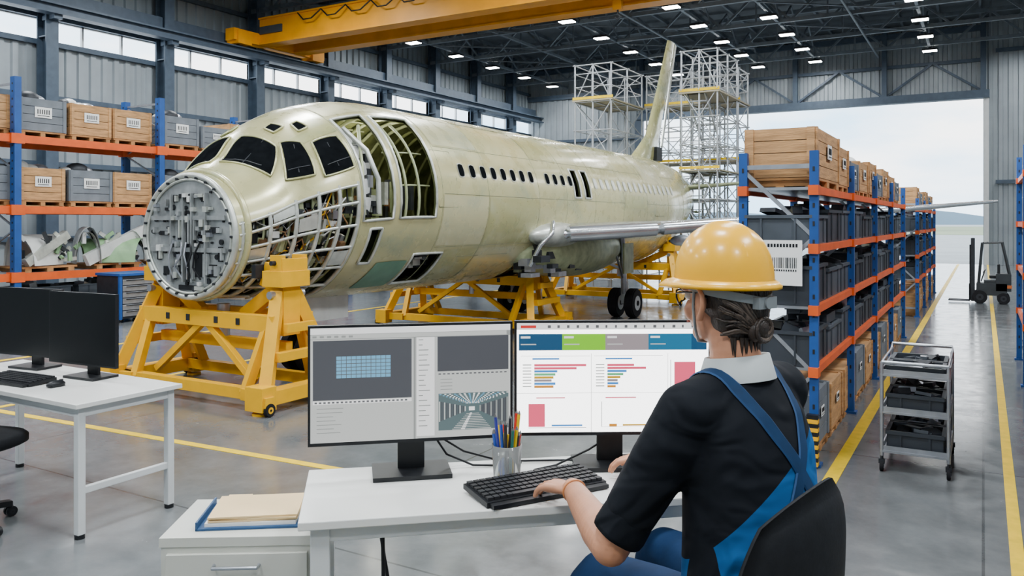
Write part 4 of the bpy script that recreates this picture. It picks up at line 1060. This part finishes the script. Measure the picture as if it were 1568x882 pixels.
for i in range(26):
    a=i*.5; pts=[(.002+cos(a+t*.5)*.028*sin(.4+t*.35),-.106-.014*sin(t*.5),-.066+sin(a+t*.5)*.028*sin(.4+t*.35)) for t in range(6)]; b.tube(pts,.0035,random.choice([m_hair,m_hair,m_hair2]),5)
for i in range(34):
    a=rr(-1.1,1.1); x0=sin(a)*.054; b.tube([(x0,-.045-cos(a)*.045,-.085),(x0*1.0,-.05-cos(a)*.04,-.125+rr(-.014,.012))],[.005,.001],m_hair,5)
hs(b.obj('tied_back_hair',parent=head))
# helmet
b=B(); m_hel=M('safety_helmet_yellow',(.92,.46,.0),.28,0,.01,3,coat=.15,spec=.4)
n=64; rings=14; vs=[]; base=.006
for j in range(rings+1):
    e=pi/2*j/rings
    for i in range(n):
        a=2*pi*i/n; fx=.118;fy=.140 if sin(a)>0 else .136
        k=cos(e)**.82 if j<rings else 0
        x=cos(a)*fx*k; y=sin(a)*fy*k; z=base+.152*sin(e)**.95
        w=math.exp(-(x/.018)**2)*.006*sin(e) if j>3 else 0
        vs.append((x,y-.004,z+w))
fs=[(j*n+i,j*n+(i+1)%n,(j+1)*n+(i+1)%n,(j+1)*n+i) for j in range(rings) for i in range(n)]
b.add(vs,fs,m_hel,True)
vs=[]
for i in range(n):
    a=2*pi*i/n; f=max(0,sin(a))**2
    for k,(o,z) in enumerate(((0,base+.004),(.010+.03*f,base-.002-.002*f),(.018+.052*f,base-.010-.012*f),(.017+.050*f,base-.018-.012*f),(-.004,base-.004))):
        vs.append((cos(a)*(.118+o*(.5 if f>.3 else 1)),sin(a)*(.138+o)-.004,z))
b.add(vs,[(i*5+k,i*5+(k+1)%5,((i+1)%n)*5+(k+1)%5,((i+1)%n)*5+k) for i in range(n) for k in range(4)],m_hel,True)
for x in(-.045,.045): b.tube([(x*(1-.25*sin(pi*t/10)),-.004+.118*cos(pi*t/10),base+.015+.128*sin(pi*t/10)**.8) for t in range(1,10)],.005,m_hel,8)
m_susp=M('helmet_suspension_grey',(.20,.22,.23),.45)
def band(z,rx,ry,h,a0,a1,mat,dz=0):
    vs=[];n=30
    for i in range(n+1):
        a=a0+(a1-a0)*i/n; q=dz*(1-abs(2*i/n-1))
        vs+= [(cos(a)*rx,sin(a)*ry-.012,z+h/2-q),(cos(a)*rx,sin(a)*ry-.012,z-h/2-q),(cos(a)*(rx+.005),sin(a)*(ry+.005)-.012,z-h/2-q),(cos(a)*(rx+.005),sin(a)*(ry+.005)-.012,z+h/2-q)]
    b.add(vs,[(4*i+k,4*i+4+k,4*i+4+(k+1)%4,4*i+(k+1)%4) for i in range(n) for k in range(4)],mat,False)
band(-.006,.100,.118,.022,rad(160),rad(380),m_susp,.036)
b.box((0,-.136,-.044),(.07,.02,.030),m_susp); b.cyl((0,-.140,-.044),(0,-.152,-.044),.015,m_susp)
for s in(-1,1): b.tube([(s*.098,.01,.0),(s*.096,.016,-.06),(s*.080,.024,-.12),(s*.045,.045,-.158),(0,.055,-.165)],.004,m_susp,6)
b.obj('safety_helmet',parent=head)
b=B(); vs=[];n=32
for i in range(n):
    a=2*pi*i/n
    for (r,z) in((.070,1.215),(.076,1.248),(.082,1.248),(.100,1.185)):
        vs.append((cos(a)*r*1.05,.103+sin(a)*r,z+.012*(-sin(a))))
b.add(vs,[(i*4+k,i*4+k+1,((i+1)%n)*4+k+1,((i+1)%n)*4+k) for i in range(n) for k in range(3)],M('grey_shirt_collar',(.44,.47,.47),.8),True)
b.obj('shirt_collar',parent=wk)

# ------------------------------------------------------------ lights
def area(name,loc,size,power,col=(1,1,1),rot=(0,0,0)):
    l=bpy.data.lights.new(name,'AREA'); l.shape='SQUARE'; l.size=size; l.energy=power; l.color=col
    o=bpy.data.objects.new(name,l); bpy.context.scene.collection.objects.link(o); o.location=loc; o.rotation_euler=rot
for x in(-15,-8.5,-2,3.5):
    for y in(-3.5,2.5,8.5,14):
        area('ceiling_lamp',(x,y,7.85),1.3,430,(.92,.965,1.0))
for (x,y) in lamps:
    if x in(-17.3,-11.3,-5.7,2.2) and y>22: area('high_bay_lamp_light',(x,y,7.86),.32,100,(.95,.98,1))
for loc in((AX,6.6,2.65),(AX,7.6,2.6)):
    l=bpy.data.lights.new('cabin_fill_light','POINT'); l.energy=22; l.shadow_soft_size=.08; l.color=(1,.95,.8)  # fill lights added inside the fuselage to brighten the open doorways
    o=bpy.data.objects.new('cabin_fill_light',l); bpy.context.scene.collection.objects.link(o); o.location=loc
# ------------------------------------------------------------ world
w=bpy.data.worlds.new('overcast_sky'); bpy.context.scene.world=w; w.use_nodes=True; nt=w.node_tree;N=nt.nodes;L=nt.links; bg=N['Background']
tc=N.new('ShaderNodeTexCoord'); mp=N.new('ShaderNodeMapping'); mp.inputs['Scale'].default_value=(2,2,7); nz=N.new('ShaderNodeTexNoise'); nz.inputs['Scale'].default_value=2.2; nz.inputs['Detail'].default_value=6
L.new(tc.outputs['Generated'],mp.inputs[0]); L.new(mp.outputs[0],nz.inputs['Vector'])
r=N.new('ShaderNodeValToRGB'); r.color_ramp.elements[0].position=.36; r.color_ramp.elements[0].color=(.45,.70,.94,1); r.color_ramp.elements[1].position=.58; r.color_ramp.elements[1].color=(.95,.98,1,1)
L.new(nz.outputs['Fac'],r.inputs[0]); L.new(r.outputs[0],bg.inputs[0]); bg.inputs[1].default_value=5.0
# ------------------------------------------------------------ camera
cd=bpy.data.cameras.new('camera'); cam=bpy.data.objects.new('camera',cd); bpy.context.scene.collection.objects.link(cam)
cam.location=(0,0,1.6); cam.rotation_euler=(rad(90),0,rad(30.2)); cd.lens=28.47; cd.sensor_width=36; cd.shift_y=-.0644; cd.clip_end=2000; cd.clip_start=.05
bpy.context.scene.camera=cam
